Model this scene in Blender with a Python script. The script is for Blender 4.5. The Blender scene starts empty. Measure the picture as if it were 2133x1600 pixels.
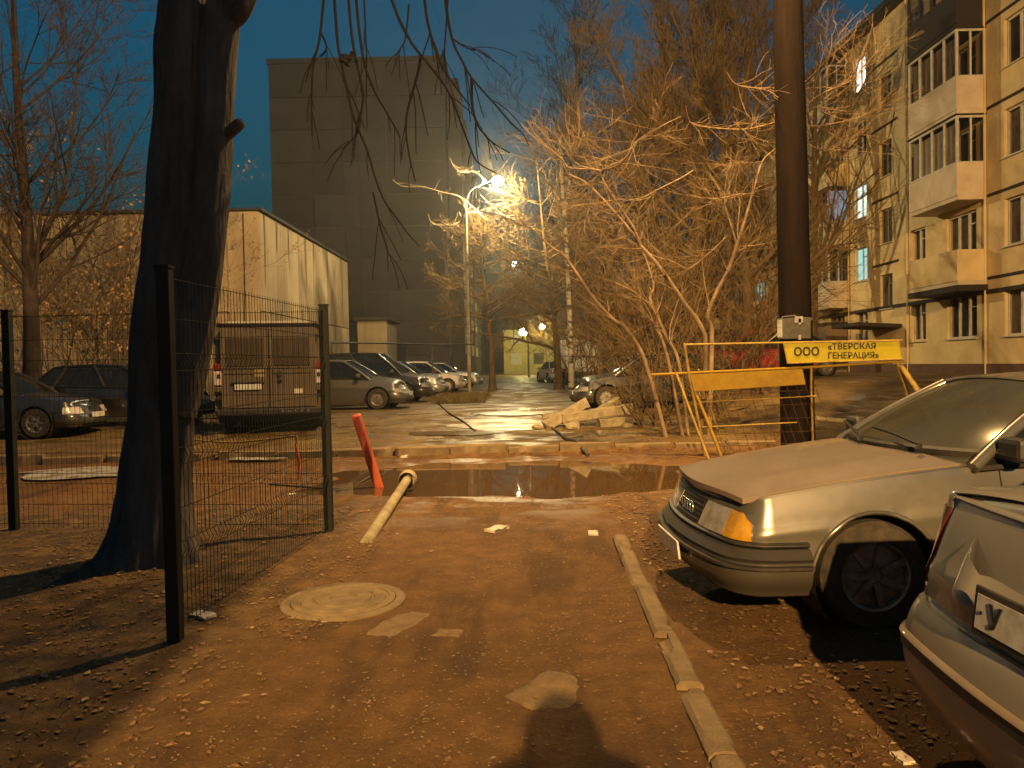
import bpy, bmesh, math, random
import numpy as np
from mathutils import Vector, Matrix, noise as mnoise

random.seed(7); RNG = np.random.default_rng(11)
R = math.radians
sc = bpy.context.scene
C = sc.collection

# ------------------------------------------------------------------ camera
F, CX, CY = 1600.0, 1066.5, 800.0          # focal length and centre in photograph pixels
EYE = Vector((0.0, 0.0, 1.55))
PITCH, ROLL = math.atan(39 / 1600.0), 0.020
fw = Vector((0, math.cos(PITCH), -math.sin(PITCH)))
up0 = Vector((0, math.sin(PITCH), math.cos(PITCH)))
rt0 = Vector((1, 0, 0))
rt = rt0 * math.cos(ROLL) - up0 * math.sin(ROLL)
up = up0 * math.cos(ROLL) + rt0 * math.sin(ROLL)
cam_d = bpy.data.cameras.new('camera'); cam = bpy.data.objects.new('camera', cam_d); C.objects.link(cam)
cam_d.sensor_width = 36; cam_d.lens = 36 * F / 2133.0
cam_d.clip_start = 0.05; cam_d.clip_end = 2000
m = Matrix.Identity(4)
for i, v in enumerate((rt, up, -fw)):
    for j in range(3): m[j][i] = v[j]
m.translation = EYE
cam.matrix_world = m
sc.camera = cam
cam['kind'] = 'helper'

# ------------------------------------------------------------------ world (late dusk sky)
w = bpy.data.worlds.new('World'); sc.world = w; w.use_nodes = True
nt = w.node_tree; bg = nt.nodes['Background']
sky = nt.nodes.new('ShaderNodeTexSky'); sky.sky_type = 'NISHITA'; sky.sun_disc = False
sky.sun_elevation = R(-2.0); sky.sun_rotation = R(160); sky.air_density = 1.0; sky.dust_density = 0.3; sky.ozone_density = 4.0
hs = nt.nodes.new('ShaderNodeMix'); hs.data_type = 'RGBA'; hs.blend_type = 'MULTIPLY'
hs.inputs[0].default_value = 1.0; hs.inputs[7].default_value = (0.17, 1.72, 0.86, 1)
nt.links.new(sky.outputs[0], hs.inputs[6]); nt.links.new(hs.outputs[2], bg.inputs['Color'])
SKY_STRENGTH = 0.85
bg.inputs['Strength'].default_value = SKY_STRENGTH

# ------------------------------------------------------------------ lights (each stands in a street lamp built below)
SODIUM = (1.0, 0.605, 0.215); WARMW = (1.0, 0.80, 0.46); YEL = (1.0, 0.78, 0.20)
def lamp_light(name, loc, power, col, radius=0.12, kind='POINT', aim=None, angle=150, blend=0.5):
    d = bpy.data.lights.new(name, kind); d.energy = power; d.color = col; d.shadow_soft_size = radius
    o = bpy.data.objects.new(name, d); C.objects.link(o); o.location = loc; o['kind'] = 'helper'
    if kind == 'SPOT':
        d.spot_size = R(angle); d.spot_blend = blend
        o.rotation_euler = (Vector(aim) - Vector(loc)).to_track_quat('-Z', 'Y').to_euler()
    return o
LAMP_A = (-0.4, -22.0, 11.0)       # street lamp behind the viewer: throws the viewer's shadow
LAMP_D = (2.9, 10.9, 11.8)         # floodlight on the dark pole
LAMP_1 = (-0.47, 36.0, 10.15)     # lit curved-arm lamp in view
LAMP_2 = (0.45, 75.0, 11.4)
LAMP_3 = (1.45, 92.0, 5.5)
LAMP_4 = (3.9, 96.0, 6.3)
L_A = lamp_light('lamp_light_behind', LAMP_A, 64000, SODIUM, 0.16)
L_D = lamp_light('lamp_light_pole', LAMP_D, 12500, SODIUM, 0.15, 'SPOT', (-3.0, 18.5, 0), 158, 0.9)
L_1 = lamp_light('lamp_light_curved', (LAMP_1[0], LAMP_1[1], LAMP_1[2] - 0.30), 5000, (1.0, 0.79, 0.38), 0.12)
L_2 = lamp_light('lamp_light_far', (LAMP_2[0], LAMP_2[1], LAMP_2[2] - 0.33), 1800, WARMW, 0.12)
L_3 = lamp_light('lamp_light_yellow', (LAMP_3[0], LAMP_3[1] + .3, LAMP_3[2] - 0.55), 1200, YEL, 0.12)
L_4 = lamp_light('lamp_light_yellow_tree', (LAMP_4[0], LAMP_4[1] + .3, LAMP_4[2] - 0.45), 700, YEL, 0.12)

# ------------------------------------------------------------------ exposure / engine
vs = sc.view_settings; vs.view_transform = 'Standard'; vs.look = 'None'; vs.exposure = 0.22; vs.gamma = 1.0
vs.use_curve_mapping = False
sc.render.engine = 'CYCLES'
cy = sc.cycles
cy.use_denoising = True
cy.use_adaptive_sampling = True; cy.adaptive_threshold = 0.03
try: cy.denoiser = 'OPENIMAGEDENOISE'
except Exception: pass
cy.max_bounces = 4; cy.diffuse_bounces = 2; cy.glossy_bounces = 2; cy.transmission_bounces = 2; cy.transparent_max_bounces = 6; cy.volume_bounces = 0
cy.sample_clamp_indirect = 3.0; cy.caustics_reflective = False; cy.caustics_refractive = False

# ------------------------------------------------------------------ projection helpers
def ray(px, py):
    return fw + rt * ((px - CX) / F) + up * ((CY - py) / F)
def P(px, py, d):
    """point that the photograph shows at (px,py), standing d metres in front of the viewer"""
    r = ray(px, py); return EYE + r * (d / r.y)
def smooth(a, b, x):
    t = min(1.0, max(0.0, (x - a) / (b - a))); return t * t * (3 - 2 * t)
def puddle_d(x, y):
    """>0 inside the big puddle"""
    n = 0.45 * mnoise.noise(Vector((x * 0.9, y * 0.9, 3.1))) + 0.18 * mnoise.noise(Vector((x * 2.7, y * 2.7, 9.1)))
    dy = abs(y - 10.9) / 1.75; dx = abs(x + 0.1) / 2.75
    return 1.0 - (dx ** 3 + dy ** 3) ** (1 / 3) + 0.35 * n
def zg(x, y):
    """height of the ground"""
    z = 0.13 * smooth(13.25, 13.55, y) + 0.22 * smooth(13.6, 20.5, y)
    bank = smooth(3.6, 6.5, x) * smooth(13.0, 21.0, y) * 0.62
    z += bank * (1 - 0.3 * smooth(30, 50, y))
    if 2.0 < y < 24 and -9 < x < 9:
        lot = smooth(13.2, 14, y)
        amp = 0.035 if y < 13 else 0.03
        z += amp * mnoise.noise(Vector((x * 1.1, y * 0.7, 0.3))) * smooth(2, 3, y) * (1 - smooth(18, 24, y)) * (1 - 0.5 * lot)
        z += 0.012 * mnoise.noise(Vector((x * 4.0, y * 4.0, 5.3))) * (1 - smooth(18, 24, y))
        if y < 13.4: z -= 0.075 * smooth(-0.12, 0.30, puddle_d(x, y))
        if y < 8:
            for q0, k0, dd in ((-.67, .29, .026), (-.30, .33, .022), (.10, .24, .016), (-1.0, .2, .014)):
                e_ = x - (q0 + k0 * (y - 2.93) + .06 * math.sin(y * 1.7 + q0 * 9)); z -= dd * math.exp(-(e_ / .085) ** 2) * (1 - smooth(5.2, 7.4, y)) - dd * .45 * math.exp(-((abs(e_) - .17) / .06) ** 2) * (1 - smooth(5.2, 7.4, y))
        # soft verge on the left and the right of the trodden path
        z += 0.05 * smooth(-1.7, -2.6, x) * (1 - smooth(8.0, 9.0, y)) + 0.03 * smooth(1.0, 1.5, x) * (1 - smooth(7.0, 8.0, y))
    return z
def G(px, py):
    """ground point seen at (px,py)"""
    r = ray(px, py); t = 1.0; z = 0.0
    for _ in range(25):
        t = (z - EYE.z) / r.z
        p = EYE + r * t; z = zg(p.x, p.y)
    return Vector((p.x, p.y, z))

# ------------------------------------------------------------------ materials
def new_mat(name):
    mt = bpy.data.materials.new(name); mt.use_nodes = True
    n = mt.node_tree.nodes; return mt, mt.node_tree, n['Principled BSDF']
def setp(b, **k):
    for key, v in k.items():
        b.inputs[key.replace('_', ' ')].default_value = v
def c4(c): return (c[0], c[1], c[2], 1.0)
def mat(name, col, rough=0.8, col2=None, scale=6.0, metal=0.0, bump=0.0, bscale=None, stretch=(1, 1, 1), spec=0.5, detail=6, coat=0.0, contrast=(0.35, 0.65), rough2=None):
    mt, t, b = new_mat(name)
    setp(b, Base_Color=c4(col), Roughness=rough, Metallic=metal)
    b.inputs['Specular IOR Level'].default_value = spec
    if coat: b.inputs['Coat Weight'].default_value = coat; b.inputs['Coat Roughness'].default_value = 0.08
    if col2 is not None or bump:
        tc = t.nodes.new('ShaderNodeTexCoord'); mp = t.nodes.new('ShaderNodeMapping')
        mp.inputs['Scale'].default_value = stretch
        t.links.new(tc.outputs['Object'], mp.inputs[0])
    if col2 is not None:
        nz = t.nodes.new('ShaderNodeTexNoise'); nz.inputs['Scale'].default_value = scale; nz.inputs['Detail'].default_value = detail
        nz.inputs['Roughness'].default_value = 0.65
        t.links.new(mp.outputs[0], nz.inputs['Vector'])
        mr = t.nodes.new('ShaderNodeMapRange'); mr.inputs[1].default_value = contrast[0]; mr.inputs[2].default_value = contrast[1]
        t.links.new(nz.outputs[0], mr.inputs[0])
        mx = t.nodes.new('ShaderNodeMix'); mx.data_type = 'RGBA'
        mx.inputs[6].default_value = c4(col); mx.inputs[7].default_value = c4(col2)
        t.links.new(mr.outputs[0], mx.inputs[0]); t.links.new(mx.outputs[2], b.inputs['Base Color'])
        if rough2 is not None:
            rr = t.nodes.new('ShaderNodeMapRange'); rr.inputs[3].default_value = rough; rr.inputs[4].default_value = rough2
            t.links.new(mr.outputs[0], rr.inputs[0]); t.links.new(rr.outputs[0], b.inputs['Roughness'])
    if bump:
        nb = t.nodes.new('ShaderNodeTexNoise'); nb.inputs['Scale'].default_value = bscale or scale * 4; nb.inputs['Detail'].default_value = 5
        t.links.new(mp.outputs[0], nb.inputs['Vector'])
        bp = t.nodes.new('ShaderNodeBump'); bp.inputs['Strength'].default_value = bump; bp.inputs['Distance'].default_value = 0.02
        t.links.new(nb.outputs[0], bp.inputs['Height']); t.links.new(bp.outputs[0], b.inputs['Normal'])
    return mt
def emis(name, col, strength):
    mt, t, b = new_mat(name)
    setp(b, Base_Color=c4((0.02, 0.02, 0.02)), Roughness=0.4)
    b.inputs['Emission Color'].default_value = c4(col); b.inputs['Emission Strength'].default_value = strength
    return mt
def glassy(name, tint=(0.02, 0.022, 0.022), dust=None, dustamt=0.0, rough=0.04, clear=0.35, tcol=None):
    """thin car or window glass: partly see-through, glossy, optionally dusty"""
    mt, t, b = new_mat(name)
    setp(b, Base_Color=c4(tint), Roughness=rough); b.inputs['Specular IOR Level'].default_value = 0.6
    tr = t.nodes.new('ShaderNodeBsdfTransparent'); tr.inputs[0].default_value = (0.55, 0.6, 0.58, 1) if tcol is None else (tcol, tcol, tcol, 1)
    mx = t.nodes.new('ShaderNodeMixShader'); mx.inputs[0].default_value = clear
    t.links.new(b.outputs[0], mx.inputs[1]); t.links.new(tr.outputs[0], mx.inputs[2])
    out = t.nodes['Material Output']; last = mx
    if dust is not None:
        df = t.nodes.new('ShaderNodeBsdfDiffuse'); df.inputs[0].default_value = c4(dust)
        nz = t.nodes.new('ShaderNodeTexNoise'); nz.inputs['Scale'].default_value = 3.0; nz.inputs['Detail'].default_value = 8
        tc = t.nodes.new('ShaderNodeTexCoord'); t.links.new(tc.outputs['Object'], nz.inputs['Vector'])
        mr = t.nodes.new('ShaderNodeMapRange'); mr.inputs[1].default_value = .3; mr.inputs[2].default_value = .75
        mr.inputs[3].default_value = dustamt * 0.5; mr.inputs[4].default_value = dustamt
        t.links.new(nz.outputs[0], mr.inputs[0])
        m2 = t.nodes.new('ShaderNodeMixShader'); t.links.new(mr.outputs[0], m2.inputs[0])
        t.links.new(mx.outputs[0], m2.inputs[1]); t.links.new(df.outputs[0], m2.inputs[2]); last = m2
    t.links.new(last.outputs[0], out.inputs[0])
    return mt
def paint(name, col, metal=0.5, rough=0.35, dirt=(0.10, 0.075, 0.045), dirtamt=0.4, scale=2.2, low=0.45):
    """car paint with road dirt: blotchy film, thicker near the ground"""
    mt, t, b = new_mat(name)
    setp(b, Metallic=metal, Roughness=rough); b.inputs['Coat Weight'].default_value = 0.5; b.inputs['Coat Roughness'].default_value = 0.09
    tc = t.nodes.new('ShaderNodeTexCoord')
    nz = t.nodes.new('ShaderNodeTexNoise'); nz.inputs['Scale'].default_value = scale; nz.inputs['Detail'].default_value = 9; nz.inputs['Roughness'].default_value = .7
    t.links.new(tc.outputs['Object'], nz.inputs['Vector'])
    sx = t.nodes.new('ShaderNodeSeparateXYZ'); t.links.new(tc.outputs['Object'], sx.inputs[0])
    hz = t.nodes.new('ShaderNodeMapRange'); hz.inputs[1].default_value = low; hz.inputs[2].default_value = 0.1; hz.inputs[3].default_value = 0; hz.inputs[4].default_value = 0.75
    t.links.new(sx.outputs[2], hz.inputs[0])
    mr = t.nodes.new('ShaderNodeMapRange'); mr.inputs[1].default_value = .35; mr.inputs[2].default_value = .8; mr.inputs[4].default_value = dirtamt
    t.links.new(nz.outputs[0], mr.inputs[0])
    ad = t.nodes.new('ShaderNodeMath'); ad.operation = 'ADD'; ad.use_clamp = True
    t.links.new(hz.outputs[0], ad.inputs[0]); t.links.new(mr.outputs[0], ad.inputs[1])
    mx = t.nodes.new('ShaderNodeMix'); mx.data_type = 'RGBA'; mx.inputs[6].default_value = c4(col); mx.inputs[7].default_value = c4(dirt)
    t.links.new(ad.outputs[0], mx.inputs[0]); t.links.new(mx.outputs[2], b.inputs['Base Color'])
    rr = t.nodes.new('ShaderNodeMapRange'); rr.inputs[3].default_value = rough; rr.inputs[4].default_value = 0.85
    t.links.new(ad.outputs[0], rr.inputs[0]); t.links.new(rr.outputs[0], b.inputs['Roughness'])
    ct = t.nodes.new('ShaderNodeMapRange'); ct.inputs[3].default_value = 0.6; ct.inputs[4].default_value = 0.0
    t.links.new(ad.outputs[0], ct.inputs[0]); t.links.new(ct.outputs[0], b.inputs['Coat Weight'])
    mm = t.nodes.new('ShaderNodeMapRange'); mm.inputs[3].default_value = metal; mm.inputs[4].default_value = 0.0
    t.links.new(ad.outputs[0], mm.inputs[0]); t.links.new(mm.outputs[0], b.inputs['Metallic'])
    return mt

M = {}
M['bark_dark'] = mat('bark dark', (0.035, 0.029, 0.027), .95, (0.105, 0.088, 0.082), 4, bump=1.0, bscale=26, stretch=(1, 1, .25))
M['bark_brown'] = mat('bark brown', (0.150, 0.091, 0.034), .9, (0.08, 0.049, 0.022), 4, bump=.4, stretch=(1, 1, .4))
M['bark_pale'] = mat('bark pale', (0.29, 0.195, 0.11), .85, (0.17, 0.11, 0.06), 5, bump=.3)
M['twig_pale'] = mat('twig pale', (0.20, 0.130, 0.062), .85)
M['twig_brown'] = mat('twig brown', (0.170, 0.106, 0.036), .9, spec=.15)
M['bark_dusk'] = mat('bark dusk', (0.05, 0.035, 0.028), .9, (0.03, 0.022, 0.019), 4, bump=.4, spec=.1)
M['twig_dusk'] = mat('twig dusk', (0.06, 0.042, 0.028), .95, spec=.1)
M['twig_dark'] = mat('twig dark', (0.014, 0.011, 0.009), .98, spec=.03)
M['black_plastic'] = mat('black plastic', (0.018, 0.017, 0.017), .55, (0.05, 0.04, 0.03), 9)
M['rubber'] = mat('tyre rubber', (0.02, 0.018, 0.016), .85, (0.07, 0.05, 0.03), 14)
M['rim'] = mat('wheel metal', (0.35, 0.33, 0.30), .45, (0.16, 0.12, 0.08), 12, metal=.6)
M['well'] = mat('wheel well', (0.012, 0.011, 0.010), .95)
M['interior'] = mat('car interior', (0.03, 0.028, 0.026), .9)
M['glass'] = glassy('car glass')
M['glass_dusty'] = glassy('dusty glass', dust=(0.15, 0.14, 0.095), dustamt=0.55, clear=.25, rough=.10)
M['glass_mud'] = glassy('muddy glass', dust=(0.085, 0.06, 0.04), dustamt=1.0, clear=.1, rough=.3)
M['glass_dark'] = glassy('window glass', (0.02, 0.018, 0.018), clear=0.72, rough=.05, tcol=.85)
M['lens'] = mat('lamp lens', (0.45, 0.43, 0.40), .15, (0.25, 0.22, 0.18), 10, spec=.8, coat=.6)
M['amber'] = mat('amber lens', (0.62, 0.33, 0.02), .25, (0.45, 0.22, 0.015), 20, spec=.7, coat=.6)
M['red_lens'] = mat('red lens', (0.32, 0.03, 0.02), .2, (0.18, 0.015, 0.01), 16, coat=.6)
M['white_lens'] = mat('white lens', (0.6, 0.5, 0.46), .2, coat=.5)
M['chrome'] = mat('chrome', (0.75, 0.74, 0.72), .2, metal=.9)
M['plate'] = mat('number plate', (0.75, 0.74, 0.70), .45, (0.5, 0.46, 0.38), 18)
M['concrete'] = mat('concrete', (0.235, 0.165, 0.085), .9, (0.15, 0.10, 0.05), 7, bump=.35, bscale=60)
M['concrete_patch'] = mat('worn concrete patch', (0.205, 0.130, 0.058), .9, (0.13, 0.078, 0.032), 9, bump=.4, bscale=40)
M['concrete_pale'] = mat('pale concrete', (0.37, 0.31, 0.19), .9, (0.23, 0.18, 0.105), 5, bump=.4, bscale=40)
M['yellow'] = mat('yellow paint', (0.33, 0.20, 0.013), .6, (0.24, 0.135, 0.009), 7, spec=.25)
M['yellow_rust'] = mat('yellow pipe', (0.42, 0.28, 0.05), .6, (0.20, 0.125, 0.03), 9)
M['sign_yellow'] = mat('sign yellow', (0.48, 0.39, 0.018), .55, (0.40, 0.31, 0.015), 4, spec=.25)
M['black'] = mat('black paint', (0.015, 0.013, 0.012), .6)
M['wire'] = mat('dark wire', (0.016, 0.017, 0.014), .75, spec=.15)
M['rust_wire'] = mat('rusty wire', (0.085, 0.048, 0.026), .9, spec=.1)
M['red_paint'] = mat('faded red paint', (0.52, 0.10, 0.045), .55, (0.36, 0.07, 0.035), 9)
M['wood_pole'] = mat('tarred pole', (0.018, 0.011, 0.008), .95, (0.010, 0.0065, 0.005), 6, bump=.5, stretch=(1, 1, .15), spec=.04)
M['grey_metal'] = mat('grey metal', (0.24, 0.24, 0.23), .6, (0.16, 0.15, 0.14), 6)
M['paper'] = mat('weathered notice', (0.42, 0.41, 0.38), .8, (0.2, 0.2, 0.19), 12)
M['leaf'] = mat('fallen leaf', (0.25, 0.130, 0.045), .9, (0.085, 0.042, 0.017), 40, contrast=(.42, .6))
M['leaf_pale'] = mat('pale fallen leaf', (0.42, 0.28, 0.13), .8, (0.24, 0.15, 0.06), 30)
M['grass_dry'] = mat('dry grass', (0.15, 0.10, 0.035), .9, (0.07, 0.06, 0.02), 3)
M['dry_leaf'] = mat('dry hanging leaf', (0.50, 0.30, 0.12), .8, (0.20, 0.11, 0.045), 6)

# ------------------------------------------------------------------ mesh helpers
class MB:
    def __init__(s): s.v = []; s.f = []; s.mi = []; s.cur = 0
    def add(s, vs_, fs):
        o = len(s.v); s.v += [tuple(p) for p in vs_]
        for f in fs: s.f.append(tuple(i + o for i in f)); s.mi.append(s.cur)
    def box(s, c, size, rot=None, bev=0.0):
        x, y, z = (k / 2 for k in size)
        pts = [Vector((sx * x, sy * y, sz * z)) for sx in (-1, 1) for sy in (-1, 1) for sz in (-1, 1)]
        if rot is not None: pts = [rot @ p for p in pts]
        c = Vector(c)
        s.add([p + c for p in pts], [(0, 1, 3, 2), (4, 6, 7, 5), (0, 4, 5, 1), (2, 3, 7, 6), (0, 2, 6, 4), (1, 5, 7, 3)])
        return s
    def bb(s, x0, x1, y0, y1, z0, z1):
        return s.box(((x0 + x1) / 2, (y0 + y1) / 2, (z0 + z1) / 2), (abs(x1 - x0), abs(y1 - y0), abs(z1 - z0)))
    def quad(s, a, b, c, d): s.add([a, b, c, d], [(0, 1, 2, 3)]); return s
    def grid(s, rows, flip=False, closed=False):
        """rows: list of equal-length point lists"""
        n = len(rows[0]); o = []
        for r in rows: o += list(r)
        fs = []
        for i in range(len(rows) - 1):
            for j in range(n if closed else n - 1):
                a, b = i * n + j, i * n + (j + 1) % n; c, d = a + n, b + n
                fs.append((a, c, d, b) if flip else (a, b, d, c))
        s.add(o, fs); return s
    def tube(s, pts, rad, sides=8, cap=True):
        pts = [Vector(p) for p in pts]; n = len(pts)
        if not hasattr(rad, '__len__'): rad = [rad] * n
        rows = []; ref = None
        for i, p in enumerate(pts):
            t = (pts[min(i + 1, n - 1)] - pts[max(i - 1, 0)]).normalized()
            if ref is None:
                ref = Vector((0, 0, 1)) if abs(t.z) < .8 else Vector((1, 0, 0))
            u = (ref - t * ref.dot(t)); u = u.normalized() if u.length > 1e-6 else t.orthogonal().normalized()
            v = t.cross(u); ref = u
            rows.append([p + (u * math.cos(2 * math.pi * k / sides) + v * math.sin(2 * math.pi * k / sides)) * rad[i] for k in range(sides)])
        s.grid(rows, closed=True)
        if cap:
            s.add(rows[0], [tuple(range(sides))[::-1]]); s.add(rows[-1], [tuple(range(sides))])
        return s
    def lathe(s, prof, n=24, axis='z', c=(0, 0, 0), a0=0.0, a1=2 * math.pi):
        full = abs(a1 - a0 - 2 * math.pi) < 1e-6
        rows = []
        for r, h in prof:
            row = []
            for k in range(n if full else n + 1):
                a = a0 + (a1 - a0) * k / n
                p = (r * math.cos(a), r * math.sin(a), h)
                if axis == 'y': p = (p[0], h, p[1])
                if axis == 'x': p = (h, p[0], p[1])
                row.append(Vector(p) + Vector(c))
            rows.append(row)
        s.grid(rows, closed=full); return s
    def prism(s, poly, z0, z1):
        n = len(poly)
        s.add([(x, y, z0) for x, y in poly] + [(x, y, z1) for x, y in poly],
              [tuple(range(n))[::-1], tuple(range(n, 2 * n))] + [(i, (i + 1) % n, n + (i + 1) % n, n + i) for i in range(n)])
        return s
    def build(s, name, mats, parent=None, smooth=None, merge=False, bevel=0.0, kind=None, label=None):
        me = bpy.data.meshes.new(name); me.from_pydata(s.v, [], s.f)
        if not isinstance(mats, (list, tuple)): mats = [mats]
        for k in mats: me.materials.append(M[k] if isinstance(k, str) else k)
        if len(mats) > 1: me.polygons.foreach_set('material_index', s.mi)
        if merge:
            bm = bmesh.new(); bm.from_mesh(me); bmesh.ops.remove_doubles(bm, verts=bm.verts, dist=1e-4)
            bmesh.ops.recalc_face_normals(bm, faces=bm.faces); bm.to_mesh(me); bm.free()
        if smooth is not None:
            me.polygons.foreach_set('use_smooth', [True] * len(me.polygons))
            if smooth < 179: me.set_sharp_from_angle(angle=R(smooth))
        me.update()
        o = link(name, me, parent)
        if bevel:
            b = o.modifiers.new('bevel', 'BEVEL'); b.width = bevel; b.segments = 2; b.limit_method = 'ANGLE'; b.angle_limit = R(40)
        if kind: o['kind'] = kind
        if label: o['label'] = label
        return o
def link(name, me, parent=None):
    o = bpy.data.objects.new(name, me); C.objects.link(o)
    if parent is not None: o.parent = parent
    return o
def tag(o, label=None, cat=None, group=None, kind=None):
    if label: o['label'] = label
    if cat: o['category'] = cat
    if group: o['group'] = group
    if kind: o['kind'] = kind
    return o
def thing(name, label, cat, loc=(0, 0, 0), rz=0.0, group=None, rot=None):
    o = bpy.data.objects.new(name, None); C.objects.link(o); o.location = loc
    o.rotation_euler = rot if rot is not None else (0, 0, rz)
    o.empty_display_size = .2
    return tag(o, label, cat, group)
def fast_mesh(name, verts, quads, material, parent=None, smooth=True, kind=None):
    """numpy verts (N,3), faces (M,3|4)"""
    me = bpy.data.meshes.new(name); k = quads.shape[1]
    me.vertices.add(len(verts)); me.vertices.foreach_set('co', verts.astype(np.float32).ravel())
    me.loops.add(quads.size); me.loops.foreach_set('vertex_index', quads.astype(np.int32).ravel())
    me.polygons.add(len(quads)); me.polygons.foreach_set('loop_start', np.arange(0, quads.size, k, dtype=np.int32))
    me.polygons.foreach_set('loop_total', np.full(len(quads), k, dtype=np.int32))
    me.update(calc_edges=True)
    me.polygons.foreach_set('use_smooth', np.full(len(quads), smooth))
    me.materials.append(M[material] if isinstance(material, str) else material)
    o = link(name, me, parent)
    if kind: o['kind'] = kind
    return o
# ================================================================== GROUND
def ground_material():
    mt, t, b = new_mat('trodden earth and wet asphalt')
    L = t.links.new; N = t.nodes.new
    tc = N('ShaderNodeTexCoord')
    def noise(scale, det=6, stretch=(1, 1, 1), rough=.6, loc=(0, 0, 0)):
        mp = N('ShaderNodeMapping'); mp.inputs['Scale'].default_value = stretch; mp.inputs['Location'].default_value = loc
        L(tc.outputs['Object'], mp.inputs[0])
        n = N('ShaderNodeTexNoise'); n.inputs['Scale'].default_value = scale; n.inputs['Detail'].default_value = det; n.inputs['Roughness'].default_value = rough
        L(mp.outputs[0], n.inputs['Vector']); return n.outputs[0]
    def ramp(v, a, b_, lo=0.0, hi=1.0):
        r = N('ShaderNodeMapRange'); r.inputs[1].default_value = a; r.inputs[2].default_value = b_; r.inputs[3].default_value = lo; r.inputs[4].default_value = hi
        r.interpolation_type = 'SMOOTHSTEP'
        L(v, r.inputs[0]); return r.outputs[0]
    def mix(f, c1, c2):
        x = N('ShaderNodeMix'); x.data_type = 'RGBA'
        if isinstance(f, float): x.inputs[0].default_value = f
        else: L(f, x.inputs[0])
        for i, c in ((6, c1), (7, c2)):
            if isinstance(c, tuple): x.inputs[i].default_value = c4(c)
            else: L(c, x.inputs[i])
        return x.outputs[2]
    def mth(op, a, c):
        x = N('ShaderNodeMath'); x.operation = op; x.use_clamp = True
        for i, v in ((0, a), (1, c)):
            if isinstance(v, (int, float)): x.inputs[i].default_value = v
            else: L(v, x.inputs[i])
        return x.outputs[0]
    sx = N('ShaderNodeSeparateXYZ'); L(tc.outputs['Object'], sx.inputs[0])
    big = noise(.9, 8); mid = noise(5, 8); fine = noise(38, 6, rough=.7)
    track = noise(2.6, 5, (1.0, .22, 1), loc=(3, 0, 0))
    soil = mix(ramp(mid, .35, .68), (0.113, 0.054, 0.0140), (0.166, 0.084, 0.026))
    soil = mix(ramp(big, .42, .66, 0, .75), soil, (0.088, 0.041, 0.011))
    soil = mix(ramp(track, .50, .64, 0, .7), soil, (0.060, 0.028, 0.009))
    soil = mix(ramp(fine, .57, .70, 0, .55), soil, (0.30, 0.17, 0.07))
    soil = mix(ramp(fine, .42, .30, 0, .6), soil, (0.05, 0.026, 0.012))
    asph = mix(ramp(mid, .3, .7), (0.092, 0.057, 0.021), (0.145, 0.093, 0.035))
    asph = mix(ramp(big, .45, .62, 0, .7), asph, (0.21, 0.138, 0.056))
    lot = ramp(sx.outputs[1], 13.2, 14.2)
    col = mix(lot, soil, asph)
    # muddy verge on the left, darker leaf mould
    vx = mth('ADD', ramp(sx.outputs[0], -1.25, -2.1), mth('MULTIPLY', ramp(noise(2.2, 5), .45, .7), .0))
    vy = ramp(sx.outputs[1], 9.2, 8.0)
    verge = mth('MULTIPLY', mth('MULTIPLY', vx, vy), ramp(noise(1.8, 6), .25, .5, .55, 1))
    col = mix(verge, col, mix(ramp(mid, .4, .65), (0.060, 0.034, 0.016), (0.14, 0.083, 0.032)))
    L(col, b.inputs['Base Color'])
    wet = mth('MULTIPLY', mth('MULTIPLY', ramp(noise(.55, 7, (1, 1.7, 1), .62, loc=(5.2, 1.3, 0)), .50, .60), ramp(sx.outputs[1], 13.2, 15.0)), ramp(sx.outputs[1], 24.0, 20.5))
    damp = mth('MULTIPLY', ramp(noise(1.1, 6, (1, 1.6, 1)), .44, .60), ramp(sx.outputs[1], 6.2, 9.0, 0, .7))
    w_ = mth('MAXIMUM', wet, damp)
    rg = N('ShaderNodeMapRange'); rg.inputs[3].default_value = .92; rg.inputs[4].default_value = .16; L(w_, rg.inputs[0])
    L(rg.outputs[0], b.inputs['Roughness'])
    b.inputs['Specular IOR Level'].default_value = .35
    h = mth('ADD', mth('MULTIPLY', fine, .55), mth('MULTIPLY', mid, .8))
    bp = N('ShaderNodeBump'); bp.inputs['Distance'].default_value = .035; L(h, bp.inputs['Height'])
    bs = N('ShaderNodeMapRange'); bs.inputs[3].default_value = .85; bs.inputs[4].default_value = .10; L(w_, bs.inputs[0]); L(bs.outputs[0], bp.inputs['Strength'])
    L(bp.outputs[0], b.inputs['Normal'])
    return mt
M['ground'] = ground_material()
xs = sorted(set(list(np.round(np.concatenate([np.arange(-9, 9.01, .09), [-1200, -600, -300, -150, -80, -50, -36, -28, -22, -17, -14, -12, -10.5, 10.5, 12, 14, 17, 22, 28, 36, 50, 80, 150, 300, 600, 1200]]), 4))))
ys = sorted(set(list(np.round(np.concatenate([np.arange(1.9, 18.01, .09), np.arange(18.2, 24, .35), [-1200, -500, -200, -80, -40, -20, -10, -5, -2, 0, 1, 25, 27, 30, 34, 40, 50, 65, 90, 130, 200, 400, 800, 1400]]), 4))))
gv = np.array([[(x, y, zg(x, y)) for x in xs] for y in ys]).reshape(-1, 3)
nx, ny = len(xs), len(ys)
ii, jj = np.meshgrid(np.arange(ny - 1), np.arange(nx - 1), indexing='ij')
a_ = (ii * nx + jj).ravel()
tag(fast_mesh('ground', gv, np.stack([a_, a_ + 1, a_ + nx + 1, a_ + nx], 1), 'ground'), 'brown trodden earth path and wet asphalt yard', kind='structure')

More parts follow.
